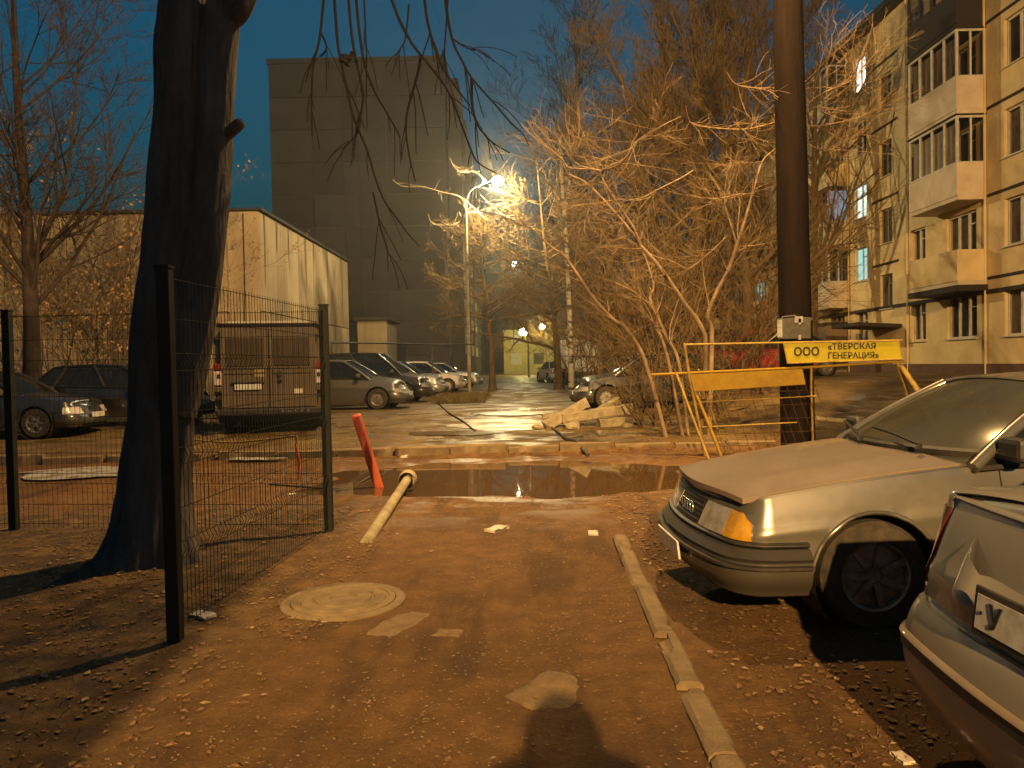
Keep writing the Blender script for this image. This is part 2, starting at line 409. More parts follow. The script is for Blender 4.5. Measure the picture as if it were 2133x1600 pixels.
# puddle water: a flat sheet in the hollow, cut to the hollow's outline by the ground itself
wm, t_, b_ = new_mat('muddy puddle water'); setp(b_, Base_Color=c4((0.075, 0.040, 0.014)), Roughness=0.03)
b_.inputs['Specular IOR Level'].default_value = .7
tc_ = t_.nodes.new('ShaderNodeTexCoord'); nz_ = t_.nodes.new('ShaderNodeTexNoise'); nz_.inputs['Scale'].default_value = 5; nz_.inputs['Detail'].default_value = 2
bp_ = t_.nodes.new('ShaderNodeBump'); bp_.inputs['Strength'].default_value = .03; bp_.inputs['Distance'].default_value = .01
t_.links.new(tc_.outputs['Object'], nz_.inputs['Vector']); t_.links.new(nz_.outputs[0], bp_.inputs['Height']); t_.links.new(bp_.outputs[0], b_.inputs['Normal'])
M['water'] = wm
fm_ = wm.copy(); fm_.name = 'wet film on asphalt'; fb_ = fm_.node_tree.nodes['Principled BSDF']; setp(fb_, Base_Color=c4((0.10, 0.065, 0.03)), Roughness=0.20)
for nd in fm_.node_tree.nodes:
    if nd.type == 'BUMP': nd.inputs['Strength'].default_value = .25
    if nd.type == 'TEX_NOISE': nd.inputs['Scale'].default_value = 9; nd.inputs['Detail'].default_value = 4
M['film'] = fm_
mb = MB(); mb.quad((-4.6, 8.6, -.036), (3.6, 8.6, -.036), (3.6, 13.2, -.036), (-4.6, 13.2, -.036))
tag(mb.build('puddle', 'water'), 'wide muddy puddle across the yard road', kind='structure')
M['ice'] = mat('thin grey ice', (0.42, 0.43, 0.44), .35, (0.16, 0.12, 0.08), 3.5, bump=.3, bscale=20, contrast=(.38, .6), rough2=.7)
M['glare_paint'] = mat('painted lamp glare', (0.46, 0.40, 0.27), .30, (0.15, 0.10, 0.05), 2.2, bump=.3, bscale=16, stretch=(.6, 2.2, 1), contrast=(.44, .58), rough2=.6)  # pale colour painted in place of lamp glare on the wet yard
def sheet_puddle(cx, cy, rx, ry, seed, lift, label, ice=None):
    """thin sheet lying on the yard"""
    pts = []
    for k in range(40):
        a = 2 * math.pi * k / 40
        q = 1 + .38 * mnoise.noise(Vector((math.cos(a) * 1.3, math.sin(a) * 1.3, seed))) + .16 * mnoise.noise(Vector((math.cos(a) * 4, math.sin(a) * 4, seed)))
        pts.append((cx + rx * q * math.cos(a), cy + ry * q * math.sin(a)))
    zz = max(zg(x, y) for x, y in pts + [(cx, cy)])
    mb = MB(); rows = []
    for f in (1.0, .75, .5, .25, .01):
        rows.append([(cx + (x - cx) * f, cy + (y - cy) * f, zg(cx + (x - cx) * f, cy + (y - cy) * f) + lift) for x, y in pts])
    mb.grid(rows, closed=True)
    tag(mb.build('ice_or_glare_patch' if ice else 'puddle', ice or 'film', smooth=180), label, kind='structure')
sheet_puddle(-.30, 17.0, 1.15, 1.0, 1.3, .012, 'lamp glare painted as a bright patch between parked cars', 'glare_paint')
sheet_puddle(.05, 19.4, 1.0, .6, 2.9, .012, 'narrow streak of painted lamp glare farther up the yard', 'glare_paint')
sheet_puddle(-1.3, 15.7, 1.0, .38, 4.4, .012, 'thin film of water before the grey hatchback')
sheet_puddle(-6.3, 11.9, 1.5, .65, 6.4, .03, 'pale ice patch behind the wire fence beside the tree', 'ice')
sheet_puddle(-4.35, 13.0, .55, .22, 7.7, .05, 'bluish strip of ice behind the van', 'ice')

# ---- kerbs, each stone a part
def kerb_stone(ln, wd, ht, parent, seed):
    """chipped cast kerb stone"""
    n = max(6, int(ln / .07)); rows = []; sec = [(-wd / 2, -ht / 2), (-wd / 2, ht / 2 - .02), (-wd / 2 + .02, ht / 2), (0, ht / 2 + .004), (wd / 2 - .02, ht / 2), (wd / 2, ht / 2 - .02), (wd / 2, -ht / 2)]
    for i in range(n + 1):
        x = -ln / 2 + ln * i / n; r = []
        for k, (y, z) in enumerate(sec):
            v = Vector((x * 6, y * 9, z * 9 + seed * 5.3)); chip = max(0, mnoise.noise(v * 1.3) - .25) * (.07 if k in (1, 2, 4, 5) else .015) * (2 if i in (0, n) else 1)
            r.append((x + .008 * mnoise.noise(v), y - math.copysign(chip, y) + .005 * mnoise.noise(v * 2), z - (chip if z > 0 else 0)))
        rows.append(r)
    mb = MB(); mb.grid(rows, flip=True); mb.add(rows[0], [tuple(range(7))]); mb.add(rows[-1], [tuple(range(7))[::-1]])
    return mb.build('kerb_stone', 'concrete', parent, smooth=35)
kerb = thing('kerb', 'row of buried tan kerb stones along the path', 'kerb'); kerb['kind'] = 'structure'; del kerb['category']
kb = [(1290, 1125), (1338, 1225), (1388, 1330), (1440, 1440), (1512, 1592), (1600, 1790)]
kg = [G(*p) for p in kb]
for i in range(5):
    p, q = kg[i], kg[i + 1]; dv = q - p; ln = dv.length - .018; ang = math.atan2(dv.y, dv.x) + random.uniform(-.012, .012)
    o = kerb_stone(ln, .125, .16, kerb, i); o.location = (p + q) / 2 + Vector((0, 0, -.045 + random.uniform(-.006, .006))); o.rotation_euler = (0, random.uniform(-.01, .01), ang)
kerb2 = thing('kerb', 'low broken kerb between the puddle and the yard', 'kerb'); kerb2['kind'] = 'structure'; del kerb2['category']
x = -9.0
while x < 4.2:
    ln = random.uniform(.85, 1.0); o = kerb_stone(ln, .14, .22, kerb2, x); o.location = (x + ln / 2, 13.42 + random.uniform(-.03, .03) + .02 * x, .045 + random.uniform(-.035, .03)); o.rotation_euler = (random.uniform(-.08, .08), random.uniform(-.025, .025), .02 + random.uniform(-.03, .03))
    x += ln + random.uniform(.02, .09)

# ---- manhole and concrete patches in the path
mh = G(716, 1252)
t = thing('manhole_cover', 'round concrete manhole cover sunk in the path', 'manhole', (mh.x, mh.y, mh.z + .0))
MB().lathe([(.405, -.06), (.405, .006), (.395, .012), (.345, .012), (.343, -.004)], 56).build('ring', 'concrete', t, smooth=40)
MB().lathe([(.338, -.02), (.338, .014), (.325, .020), (.300, .021), (.296, .013), (.278, .013), (.274, .022), (.205, .023), (.200, .014), (.184, .014), (.180, .024), (.09, .024), (.086, .016), (.0, .016)], 56).build('lid', 'concrete', t, smooth=40)
mb = MB(); mb.box((0.22, 0.05, .022), (.06, .02, .006)); mb.build('lifting_slot', 'concrete', t); MB().box((-.22, -.05, .022), (.06, .02, .006)).build('lifting_slot', 'concrete', t)
def patch(poly, name, label):
    g = [G(*p) for p in poly]; c = sum(g, Vector()) / len(g)
    n = []
    for i in range(len(g)):
        a, b2 = g[i], g[(i + 1) % len(g)]
        for k in range(6):
            p = a.lerp(b2, k / 6); q = p + Vector((mnoise.noise(p * 9) * .03, mnoise.noise(p * 9 + Vector((4, 4, 4))) * .03, 0)); n.append(q - c)
    mb = MB(); rows = [[(p.x * f, p.y * f, zg(c.x + p.x * f, c.y + p.y * f) - c.z + dz) for p in n] for f, dz in ((1.05, -.03), (1.0, .0), (.9, .004), (.6, .006), (.3, .006), (.01, .006))]
    mb.grid(rows, closed=True)
    o = mb.build(name, 'concrete_patch', smooth=60); o.location = c
    tag(o, label, 'concrete patch', 'worn concrete slabs showing through the path')
patch([(765, 1322), (800, 1290), (860, 1272), (895, 1278), (870, 1300), (815, 1326)], 'concrete_patch', 'flat pale slab set in the path below the manhole')
patch([(1048, 1455), (1095, 1425), (1140, 1396), (1188, 1402), (1212, 1432), (1190, 1475), (1110, 1480)], 'concrete_patch', 'pale three-cornered slab above the shadow of a head')
patch([(890, 1325), (920, 1310), (968, 1312), (950, 1328)], 'concrete_patch', 'small worn slab right of the flat pale slab')

# ---- leaves, litter and grass on the ground (uncountable)
def leaf_sheet(name, spots, size, material, label, lift=.006):
    n = len(spots); pos = np.array(spots)
    ang = RNG.uniform(0, 6.28, n); sz = RNG.uniform(.5, 1.15, n) * size; tilt = RNG.normal(0, .2, n); t2 = RNG.normal(0, .18, n)
    base = np.array([(-.5, 0), (-.1, .33), (.55, 0), (-.1, -.33)])
    V = np.zeros((n, 4, 3))
    ca, sa = np.cos(ang), np.sin(ang)
    for k, (u, v) in enumerate(base):
        V[:, k, 0] = pos[:, 0] + sz * (u * ca - v * sa); V[:, k, 1] = pos[:, 1] + sz * (u * sa + v * ca)
        V[:, k, 2] = pos[:, 2] + lift + sz * (np.abs(u * np.sin(tilt)) + np.abs(v * np.sin(t2)) + .1 * abs(v))
    Q = np.arange(n * 4).reshape(n, 4)
    o = fast_mesh(name, V.reshape(-1, 3), Q, material, smooth=False)
    return tag(o, label, kind='stuff')
def scatter(n, fx, fy, dens=lambda x, y: 1):
    out = []
    while len(out) < n:
        x = random.uniform(*fx); y = random.uniform(*fy)
        if random.random() < dens(x, y): out.append((x, y, zg(x, y)))
    return out
def dens_leaf(x, y):
    if y < 13.3 and puddle_d(x, y) > -.03: return 0
    d = .018
    if x < -1.15: d = .22 + .8 * max(0, mnoise.noise(Vector((x * 1.3, y * 1.3, 2))))
    if x > 1.0: d = .5 + .5 * mnoise.noise(Vector((x * 2.1, y * 2.1, 12)))
    if 8.2 < y < 9.6 and -1 < x < 2: d = max(d, .3)
    if 12.7 < y < 13.6: d = .9
    if x > 2 and y > 13: d = .8
    return d * (1.0 if y < 9 else .8)
leaf_sheet('fallen_leaves', scatter(15000, (-6, 5.5), (2.6, 18), dens_leaf), .047, 'leaf', 'brown fallen leaves scattered over the ground')
leaf_sheet('fallen_leaves', scatter(1300, (-4, 4.5), (2.8, 17), dens_leaf), .050, 'leaf_pale', 'pale fallen leaves scattered over the ground')
grit = scatter(9000, (-3.5, 3.5), (2.6, 13.2), lambda x, y: 0 if puddle_d(x, y) > -.05 else (.25 if mnoise.noise(Vector((x * .9, y * .9, 7))) < 0 else 1))
leaf_sheet('gravel', grit, .020, mat('grit', (0.33, 0.22, 0.12), .9, (0.12, 0.075, 0.04), 30), 'small stones and grit pressed into the path', .004)
def grass(name, spots, h, material, label):
    n = len(spots); pos = np.array(spots); ang = RNG.uniform(0, 6.28, n); hh = RNG.uniform(.5, 1.3, n) * h; w_ = .0025
    lean = RNG.normal(0, .55, (n, 2)) * hh[:, None]
    V = np.zeros((n, 4, 3)); dx, dy = np.cos(ang) * w_, np.sin(ang) * w_
    V[:, 0] = pos + np.stack([dx, dy, 0 * dx], 1); V[:, 1] = pos - np.stack([dx, dy, 0 * dx], 1)
    mid = pos + np.stack([lean[:, 0] * .4, lean[:, 1] * .4, hh * .6], 1); tip = pos + np.stack([lean[:, 0], lean[:, 1], hh], 1)
    V[:, 2] = mid; V[:, 3] = tip
    T = np.concatenate([np.arange(n)[:, None] * 4 + np.array([[0, 1, 2]]), np.arange(n)[:, None] * 4 + np.array([[0, 2, 3]])])
    return tag(fast_mesh(name, V.reshape(-1, 3), T, material, smooth=False), label, kind='stuff')
def dens_g(x, y):
    if y < 13.3 and puddle_d(x, y) > -.15: return 0
    n = mnoise.noise(Vector((x * 1.1, y * 1.1, 20)))
    if x < -1.2 and y < 8.3: return max(0, .25 + n)
    if x > 1.15 and y < 7.5: return max(0, .15 + n)
    if x > 2.4 and y > 13: return .5
    return 0
grass('dry_grass', scatter(14000, (-6, 6), (2.6, 19), dens_g), .026, 'grass_dry', 'short dry grass on the verges')
mound = scatter(2600, (-2.6, -.9), (24.5, 29), lambda x, y: 1)
grass('dry_grass', mound, .22, 'grass_dry', 'olive tuft of long grass beside the parked cars')

# ---- countable litter scraps
M['scrap_white'] = mat('paper scrap', (0.62, 0.55, 0.45), .7, (0.4, 0.33, 0.25), 15)
for px, py, s, lab in ((843, 953, .14, 'white scrap of paper lying by the kerb'), (608, 1031, .07, 'small white scrap on the earth behind the fence'),
                       (1235, 1112, .11, 'pale flat scrap of litter at the puddle edge'), (1035, 1105, .16, 'crumpled pale bag at the end of the glinting mud'),
                       (1880, 1582, .06, 'small white scrap in the shadow of the grey car'), (422, 1285, .11, 'crumpled white wrapper beside the near fence post')):
    g = G(px, py); mb = MB(); rows = []
    for i in range(5):
        rows.append([(s * (i / 4 - .5) * 1.4, s * (j / 4 - .5) * .8, s * .16 * (1 + mnoise.noise(Vector((i * 1.7, j * 1.7, px)))) + .002) for j in range(5)])
    mb.grid(rows); rows2 = [[(a, b2, .001) for a, b2, c2 in r] for r in rows]; mb.grid(rows2, flip=True)
    for e in (0, 4):
        mb.grid([rows[e], rows2[e]])
    o = mb.build('litter_scrap', 'scrap_white', smooth=30); o.location = g; o.rotation_euler = (0, 0, random.uniform(0, 3))
    tag(o, lab, 'litter', 'scraps of litter on the ground')
# ================================================================== TREES
def norm(a): return a / np.maximum(np.linalg.norm(a, axis=-1, keepdims=True), 1e-9)
def tubes(Pn, Rn, sides):
    """Pn (B,K,3), Rn (B,K) -> verts, quads"""
    B, K, _ = Pn.shape
    tg = np.empty_like(Pn); tg[:, 1:-1] = Pn[:, 2:] - Pn[:, :-2]; tg[:, 0] = Pn[:, 1] - Pn[:, 0]; tg[:, -1] = Pn[:, -1] - Pn[:, -2]
    tg = norm(tg); main = norm(Pn[:, -1] - Pn[:, 0] + 1e-6)
    ref = np.where(np.abs(main[:, 2:3]) < .8, np.array([[0, 0, 1.0]]), np.array([[1.0, 0, 0]]))[:, None, :]
    u = norm(np.cross(tg, np.broadcast_to(ref, tg.shape))); v = np.cross(tg, u)
    a = 2 * np.pi * np.arange(sides) / sides
    V = Pn[:, :, None, :] + Rn[:, :, None, None] * (u[:, :, None, :] * np.cos(a)[None, None, :, None] + v[:, :, None, :] * np.sin(a)[None, None, :, None])
    b, k, s = np.meshgrid(np.arange(B), np.arange(K - 1), np.arange(sides), indexing='ij')
    i0 = (b * K + k) * sides + s; i1 = (b * K + k) * sides + (s + 1) % sides
    Q = np.stack([i0, i1, i1 + sides, i0 + sides], -1).reshape(-1, 4)
    return V.reshape(-1, 3), Q
def join(parts):
    vs_, qs, o = [], [], 0
    for v, q in parts: vs_.append(v); qs.append(q + o); o += len(v)
    return np.concatenate(vs_), np.concatenate(qs)
def resample(pts, K):
    p = np.array([tuple(x) for x in pts], float)
    # Catmull-Rom through the points
    n = len(p); t = np.linspace(0, n - 1, K); i = np.minimum(t.astype(int), n - 2); f = (t - i)[:, None]
    p0 = p[np.maximum(i - 1, 0)]; p1 = p[i]; p2 = p[i + 1]; p3 = p[np.minimum(i + 2, n - 1)]
    return .5 * ((2 * p1) + (-p0 + p2) * f + (2 * p0 - 5 * p1 + 4 * p2 - p3) * f ** 2 + (-p0 + 3 * p1 - 3 * p2 + p3) * f ** 3)
def grow(Pp, Rp, n, t0=.25, t1=1.0, ang=50, dang=14, length=.5, lvar=.35, K=6, upb=.25, jit=.10, rr=.55, tip=.25, rmin=.0015, droop=0.0, taper_len=.45):
    """children of the branches Pp: positions along the parent, angle away from it, a length that is a share of the parent's or absolute metres"""
    B, Kp, _ = Pp.shape
    idx = np.repeat(np.arange(B), n); N = len(idx)
    t = RNG.uniform(t0, t1, N); f = t * (Kp - 1); i = np.minimum(f.astype(int), Kp - 2); fr = (f - i)[:, None]
    a = Pp[idx, i]; b = Pp[idx, i + 1]; pos = a + (b - a) * fr; tg = norm(b - a)
    r0 = (Rp[idx, i] * (1 - fr[:, 0]) + Rp[idx, i + 1] * fr[:, 0])
    rnd = RNG.normal(size=(N, 3)); perp = norm(rnd - tg * np.sum(rnd * tg, 1, keepdims=True))
    an = np.radians(RNG.normal(ang, dang, N))[:, None]
    d = norm(tg * np.cos(an) + perp * np.sin(an))
    pl = np.sum(np.linalg.norm(np.diff(Pp, axis=1), axis=2), 1)[idx]
    L = (pl * length if length < 5 else np.full(N, length - 5)) * (1 - taper_len * (t - t0) / max(1e-6, t1 - t0)) * RNG.uniform(1 - lvar, 1 + lvar, N)
    C_ = np.zeros((N, K, 3)); C_[:, 0] = pos; cur = d
    for k in range(1, K):
        cur = norm(cur + np.array([0, 0, 1.0]) * (upb - droop * k) / K * 2 + RNG.normal(0, jit, (N, 3)))
        C_[:, k] = C_[:, k - 1] + cur * (L / (K - 1))[:, None]
    rb = np.maximum(r0 * rr, rmin)
    Rc = rb[:, None] * (1 - (1 - tip) * np.linspace(0, 1, K)[None, :]); Rc = np.maximum(Rc, rmin)
    return C_, Rc
def bark_tube(pts, rad, sides=26, K=60, ridge=.06, seed=0, flare=0.0, freq=7.0):
    """thick stem with bark ridges and a root flare, returns verts, quads"""
    p = resample(pts, K); rr = np.interp(np.linspace(0, len(rad) - 1, K), np.arange(len(rad)), rad)
    V, Q = tubes(p[None], np.ones((1, K)) * 1e-6, sides)
    V2 = np.zeros((K, sides, 3)); 
    tgt = np.gradient(p, axis=0); tgt = norm(tgt)
    for k in range(K):
        tv = Vector(tgt[k]); u = Vector((1, 0, 0)); u = (u - tv * u.dot(tv)).normalized(); v = tv.cross(u)
        for s in range(sides):
            a = 2 * math.pi * s / sides; dirn = u * math.cos(a) + v * math.sin(a)
            q = Vector((math.cos(a) * 2.2, math.sin(a) * 2.2, p[k][2] * .55 + seed))
            n1 = mnoise.noise(q * (freq / 3.2)); n2 = mnoise.noise(Vector((math.cos(a) * freq, math.sin(a) * freq, p[k][2] * 1.6 + seed)))
            n3 = abs(mnoise.noise(Vector((math.cos(a) * freq * 1.7, math.sin(a) * freq * 1.7, p[k][2] * 2.1 + seed))))
            r = rr[k] * (1 + ridge * 1.6 * n1 + ridge * n2 - ridge * 1.5 * max(0, .22 - n3))
            if flare:
                h = max(0.0, 1 - k / (K * .22)); r *= 1 + flare * h ** 2.2 * (1 + .55 * math.sin(a * 4 + seed))
            V2[k, s] = np.array(Vector(p[k]) + dirn * r)
    return V2.reshape(-1, 3), Q
def leaves_on(Pb, n_each, size, spread, material, name, parent):
    B, K, _ = Pb.shape; idx = np.repeat(np.arange(B), n_each); N = len(idx); k = RNG.integers(max(1, K // 2), K, N)
    pos = Pb[idx, k] + RNG.normal(0, spread, (N, 3))
    u = norm(RNG.normal(size=(N, 3))); w0 = RNG.normal(size=(N, 3)); v = norm(np.cross(u, w0)); s = (RNG.uniform(.5, 1.2, N) * size)[:, None]
    V = np.stack([pos - u * s * .5, pos + v * s * .3, pos + u * s * .55, pos - v * s * .3], 1)
    return fast_mesh(name, V.reshape(-1, 3), np.arange(N * 4).reshape(N, 4), material, parent, smooth=False, kind='stuff')
def rel(o, pts): return np.asarray(pts, float) - np.array(o.location)

def finish_tree(t, trunk, limbs, twigs, mtrunk, mlimb, mtwig, sides=(8, 5, 3)):
    o = np.array(t.location)
    def mk(lst, nm, mt_, sd, kind=None):
        if not lst: return
        V, Q = join([tubes(p - o, r, sd) for p, r in lst]); return fast_mesh(nm, V, Q, mt_, t, kind=kind)
    if trunk: 
        V, Q = join(trunk); fast_mesh('trunk', V - o, Q, mtrunk, t)
    mk(limbs, 'branches', mlimb, sides[1], 'stuff'); mk(twigs, 'twigs', mtwig, sides[2], 'stuff')

def generic_tree(name, label, base, height, r0, lean=(0, 0), mats=('bark_brown', 'bark_brown', 'twig_brown'), limbs=(22, 5, 6, 5), upb=.35, ang=(45, 45, 42, 40),
                 lens=(.42, .5, .5, .5), t0=.25, rmin=.004, group=None, leaves=None, droop=0.0, shape_pts=None, rtop=.12, lim0=.62, tl=.45):
    t = thing(name, label, 'tree', tuple(base), group=group)
    b = Vector(base)
    pts = shape_pts or [b - Vector((0, 0, .15)), b + Vector((lean[0] * .25 + .05, lean[1] * .3, height * .3)), b + Vector((lean[0] * .6 - .05, lean[1] * .6, height * .65)), b + Vector((lean[0], lean[1], height))]
    K0 = 24
    tp = resample(pts, K0)[None]; tr = np.linspace(r0, r0 * rtop, K0)[None]
    V, Q = bark_tube(pts, list(tr[0][::6]) + [tr[0][-1]], 12, 26, .05, seed=sum(map(ord, label)) % 50, flare=.5)
    l1 = grow(tp, tr, limbs[0], t0, .99, ang[0], 10, lens[0], .3, 9, upb, .07, lim0, .2, rmin * 2, droop=droop, taper_len=tl)
    l2 = grow(*l1, limbs[1], .2, 1, ang[1], 12, lens[1], .35, 7, upb * .8, .10, .6, .3, rmin * 1.4, droop=droop)
    l3 = grow(*l2, limbs[2], .15, 1, ang[2], 14, lens[2], .4, 5, upb * .6, .13, .6, .45, rmin, droop=droop)
    tw = [l3]
    if limbs[3]: tw.append(grow(*l3, limbs[3], .15, 1, ang[3], 15, lens[3], .4, 4, upb * .5, .15, .7, .6, rmin * .8, droop=droop))
    finish_tree(t, [(V, Q)], [l1, l2], tw, *mats)
    if leaves:
        leaves_on(rel_arr(t, tw[-1][0]), leaves[0], leaves[1], leaves[2], leaves[3], 'dry_leaves', t)
    return t
def rel_arr(t, A): return A - np.array(t.location)

# ---- the twin-stemmed tree inside the fence corner
b0 = G(312, 1165); D1 = b0.y
t1 = thing('twin_trunk_tree', 'dark twin-stemmed tree with rough bark inside the fence corner', 'tree', tuple(b0))
stA = [P(312, 1190, D1), P(318, 1110, D1), P(325, 1000, D1), P(338, 850, D1), P(345, 700, D1), P(352, 560, D1), P(366, 380, D1), P(372, 200, D1), P(378, 0, D1), P(384, -220, D1 + .1), P(380, -480, D1 + .2)]
stB = [P(352, 860, D1 - .06), P(378, 760, D1 - .02), P(402, 660, D1), P(424, 520, D1), P(440, 380, D1), P(448, 240, D1), P(455, 100, D1), P(476, -20, D1), P(520, -160, D1 - .1), P(640, -330, D1 - .2)]
k_ = D1 / F
Va = bark_tube(stA, [r * k_ for r in (90, 80, 68, 64, 62, 58, 52, 47, 43, 40, 34)], 64, 150, .085, 3, flare=.42, freq=10)
Vb = bark_tube(stB, [r * k_ for r in (50, 50, 45, 42, 38, 37, 38, 36, 28, 20)], 44, 110, .09, 9, freq=9)
o0 = np.array(b0)
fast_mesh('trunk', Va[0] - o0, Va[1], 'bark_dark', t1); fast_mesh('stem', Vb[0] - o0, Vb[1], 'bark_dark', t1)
def stub(pts, rad, nm='branch_stub'):
    V, Q = bark_tube(pts, rad, 12, 14, .12, 5); fast_mesh(nm, V - o0, Q, 'bark_dark', t1)
    e = MB(); e.lathe([(rad[-1] * 1.02, 0), (rad[-1] * .6, .012), (0, .015)], 12); eo = e.build('stub_end', 'bark_dark', t1); eo.location = Vector(pts[-1]) - b0; eo.rotation_euler = (Vector(pts[-1]) - Vector(pts[-2])).to_track_quat('Z', 'Y').to_euler()
stub([P(458, 272, D1), P(476, 276, D1 - .05), P(492, 264, D1 - .1), P(502, 256, D1 - .12)], [.06, .05, .052, .045])
stub([P(470, 40, D1), P(494, 34, D1 - .05), P(512, 10, D1 - .1), P(528, -40, D1 - .1)], [.085, .07, .06, .05])
# limbs over the viewer's head carrying the hanging twigs
DL = 6.9
limb = [P(640, -330, D1 - .2), P(740, -300, DL), P(860, -260, DL + .2), P(1000, -200, DL + .4), P(1130, -190, DL + .6)]
lp = resample(limb, 16)[None]; lr = np.linspace(.085, .02, 16)[None]
V, Q = tubes(lp - o0, lr, 8); fast_mesh('limb', V, Q, 'bark_dark', t1)
def c4px(l, ox=500, oy=80, s=3.555): return [(ox + x / s, oy + y / s) for x, y in l]
hang = [c4px(l) for l in (
    [(640, -900), (690, -400), (720, 0), (740, 130), (780, 320), (830, 550), (880, 680), (950, 850), (990, 1000), (1060, 1190), (1130, 1290), (1240, 1440), (1330, 1540)],
    [(760, -900), (800, -350), (830, 0), (880, 250), (910, 420), (895, 560), (870, 700), (780, 800), (740, 880)],
    [(820, -900), (860, -300), (890, 0), (930, 220), (1000, 400), (1080, 540), (1160, 680), (1185, 740)],
    [(1000, -900), (1120, -300), (1250, 0), (1370, 160), (1480, 300), (1560, 430), (1640, 640), (1700, 800), (1760, 920), (1900, 1000)],
    [(1340, 130), (1330, 190), (1300, 320), (1240, 540), (1230, 700), (1260, 900), (1300, 1060)],
    [(1330, -800), (1370, -250), (1420, 0), (1510, 230), (1640, 420), (1700, 490)],
    [(1500, -850), (1520, -300), (1570, 0), (1640, 160), (1720, 300), (1880, 480), (2000, 620), (2080, 690)],
    [(1715, 290), (1718, 480), (1750, 620), (1800, 700), (1880, 780), (2000, 850)],
    [(660, -900), (620, -300), (590, 0), (550, 160), (535, 300), (530, 500), (535, 720)],
    [(1250, -250), (1225, 0), (1185, 80), (1150, 130)],
    [(1540, -300), (1520, 0), (1510, 120), (1512, 220)],
    [(900, -700), (925, -150), (935, 80), (940, 180)],
    [(590, -60), (640, 60), (600, 140)], [(1570, 0), (1660, 60), (1740, 90)],
    [(985, 1140), (1010, 1260), (1040, 1400), (1080, 1530), (1100, 1600)])]
HP, HR = [], []
for i, l in enumerate(hang):
    dd = DL + .15 * math.sin(i * 2.1) + (.0)
    pts = [P(x, y, dd + .05 * math.sin(j * .9 + i)) for j, (x, y) in enumerate(l)]
    HP.append(resample(pts, 26)); n = len(l)
    HR.append(np.linspace(.015 if n > 5 else .009, .0058, 26))
HP, HR = np.array(HP), np.array(HR)
sub = grow(HP, HR, 5, .3, .98, 28, 8, 5.42, .6, 7, -.5, .06, .55, .6, .0036)
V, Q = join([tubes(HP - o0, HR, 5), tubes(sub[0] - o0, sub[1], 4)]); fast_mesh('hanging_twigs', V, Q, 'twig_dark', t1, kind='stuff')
up_ = grow(resample(stA, 30)[None], np.linspace(.3, .12, 30)[None], 5, .82, 1, 45, 8, 7.2, .2, 10, .3, .06, .4, .3, .02)
up2 = grow(*up_, 8, .2, 1, 40, 12, .5, .3, 7, .0, .1, .5, .3, .005)
V, Q = join([tubes(up_[0] - o0, up_[1], 7), tubes(up2[0] - o0, up2[1], 4)]); fast_mesh('branches', V, Q, 'bark_dark', t1, kind='stuff')
# leafy clot caught in the hanging twigs, and a stub of broken twig
cl = P(716, 121, DL); mb = MB()
for k in range(16):
    q = cl - b0 + Vector((random.gauss(0, .034), random.gauss(0, .03), random.gauss(0, .018)))
    e = Vector((random.gauss(0, 1), random.gauss(0, 1), random.gauss(0, 1))).normalized() * .045; n_ = e.orthogonal().normalized() * .03
    mb.add([q - e, q + n_, q + e, q - n_], [(0, 1, 2, 3)])
mb.build('leaf_clot', 'twig_dark', t1)
sb = resample([P(500, 318, D1 + .6), P(499, 330, D1 + .6), P(505, 345, D1 + .6), P(509, 365, D1 + .6), P(514, 420, D1 + .9), P(520, 500, D1 + 1.2)], 14)

# ---- tree behind the dark sedan on the left
b0_ = P(68, 830, 19.0); b0_.z = zg(b0_.x, b0_.y)
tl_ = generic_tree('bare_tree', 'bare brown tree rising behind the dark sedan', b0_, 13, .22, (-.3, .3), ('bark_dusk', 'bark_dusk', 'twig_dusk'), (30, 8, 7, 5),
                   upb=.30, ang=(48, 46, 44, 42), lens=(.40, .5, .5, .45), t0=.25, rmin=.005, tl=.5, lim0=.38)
def bush(name, label, base, h, spread, n, mats, leaves=None, rmin=.004, group=None):
    t = thing(name, label, 'bush', tuple(base), group=group); B_ = np.array(base)
    st = np.zeros((n, 8, 3)); cur = norm(np.stack([RNG.normal(0, spread, n), RNG.normal(0, spread * .7, n), np.ones(n)], 1))
    st[:, 0] = B_ + np.stack([RNG.normal(0, .25, n), RNG.normal(0, .2, n), np.full(n, -.05)], 1)
    L = h * RNG.uniform(.6, 1.1, n)
    for k in range(1, 8):
        cur = norm(cur + RNG.normal(0, .1, (n, 3)) + np.array([0, 0, -.03])); st[:, k] = st[:, k - 1] + cur * (L / 7)[:, None]
    r = np.linspace(.022, .006, 8)[None] * RNG.uniform(.6, 1.3, n)[:, None]
    a = grow(st, r, 6, .2, 1, 38, 12, .42, .3, 6, .1, .12, .6, .4, rmin); b = grow(*a, 6, .15, 1, 40, 14, .5, .4, 5, .05, .15, .7, .5, rmin)
    finish_tree(t, None, [(st, r), a], [b], *mats)
    if leaves: leaves_on(b[0] - B_, *leaves, 'dry_leaves', t)
    return t
for i, (px, d, h, sp, nn, lab) in enumerate(((185, 24.5, 8.6, .34, 13, 'brown leafy thicket before the lit low wall'), (95, 23.0, 7.6, .34, 11, 'brown leafy thicket around the bare tree foot'),
                                        (268, 25.5, 8.8, .25, 10, 'thin leafy thicket close to the twin trunk'), (-40, 22.0, 7.4, .36, 10, 'brown thicket behind the sedan tail'))):
    b_p = P(px, 830, d); b_p.z = zg(b_p.x, b_p.y)
    bush('thicket', lab, b_p, h, sp, nn, ('bark_brown', 'bark_brown', 'twig_brown'), (3, .12, .09, 'dry_leaf'), rmin=.005, group='leafy thickets before the low building')

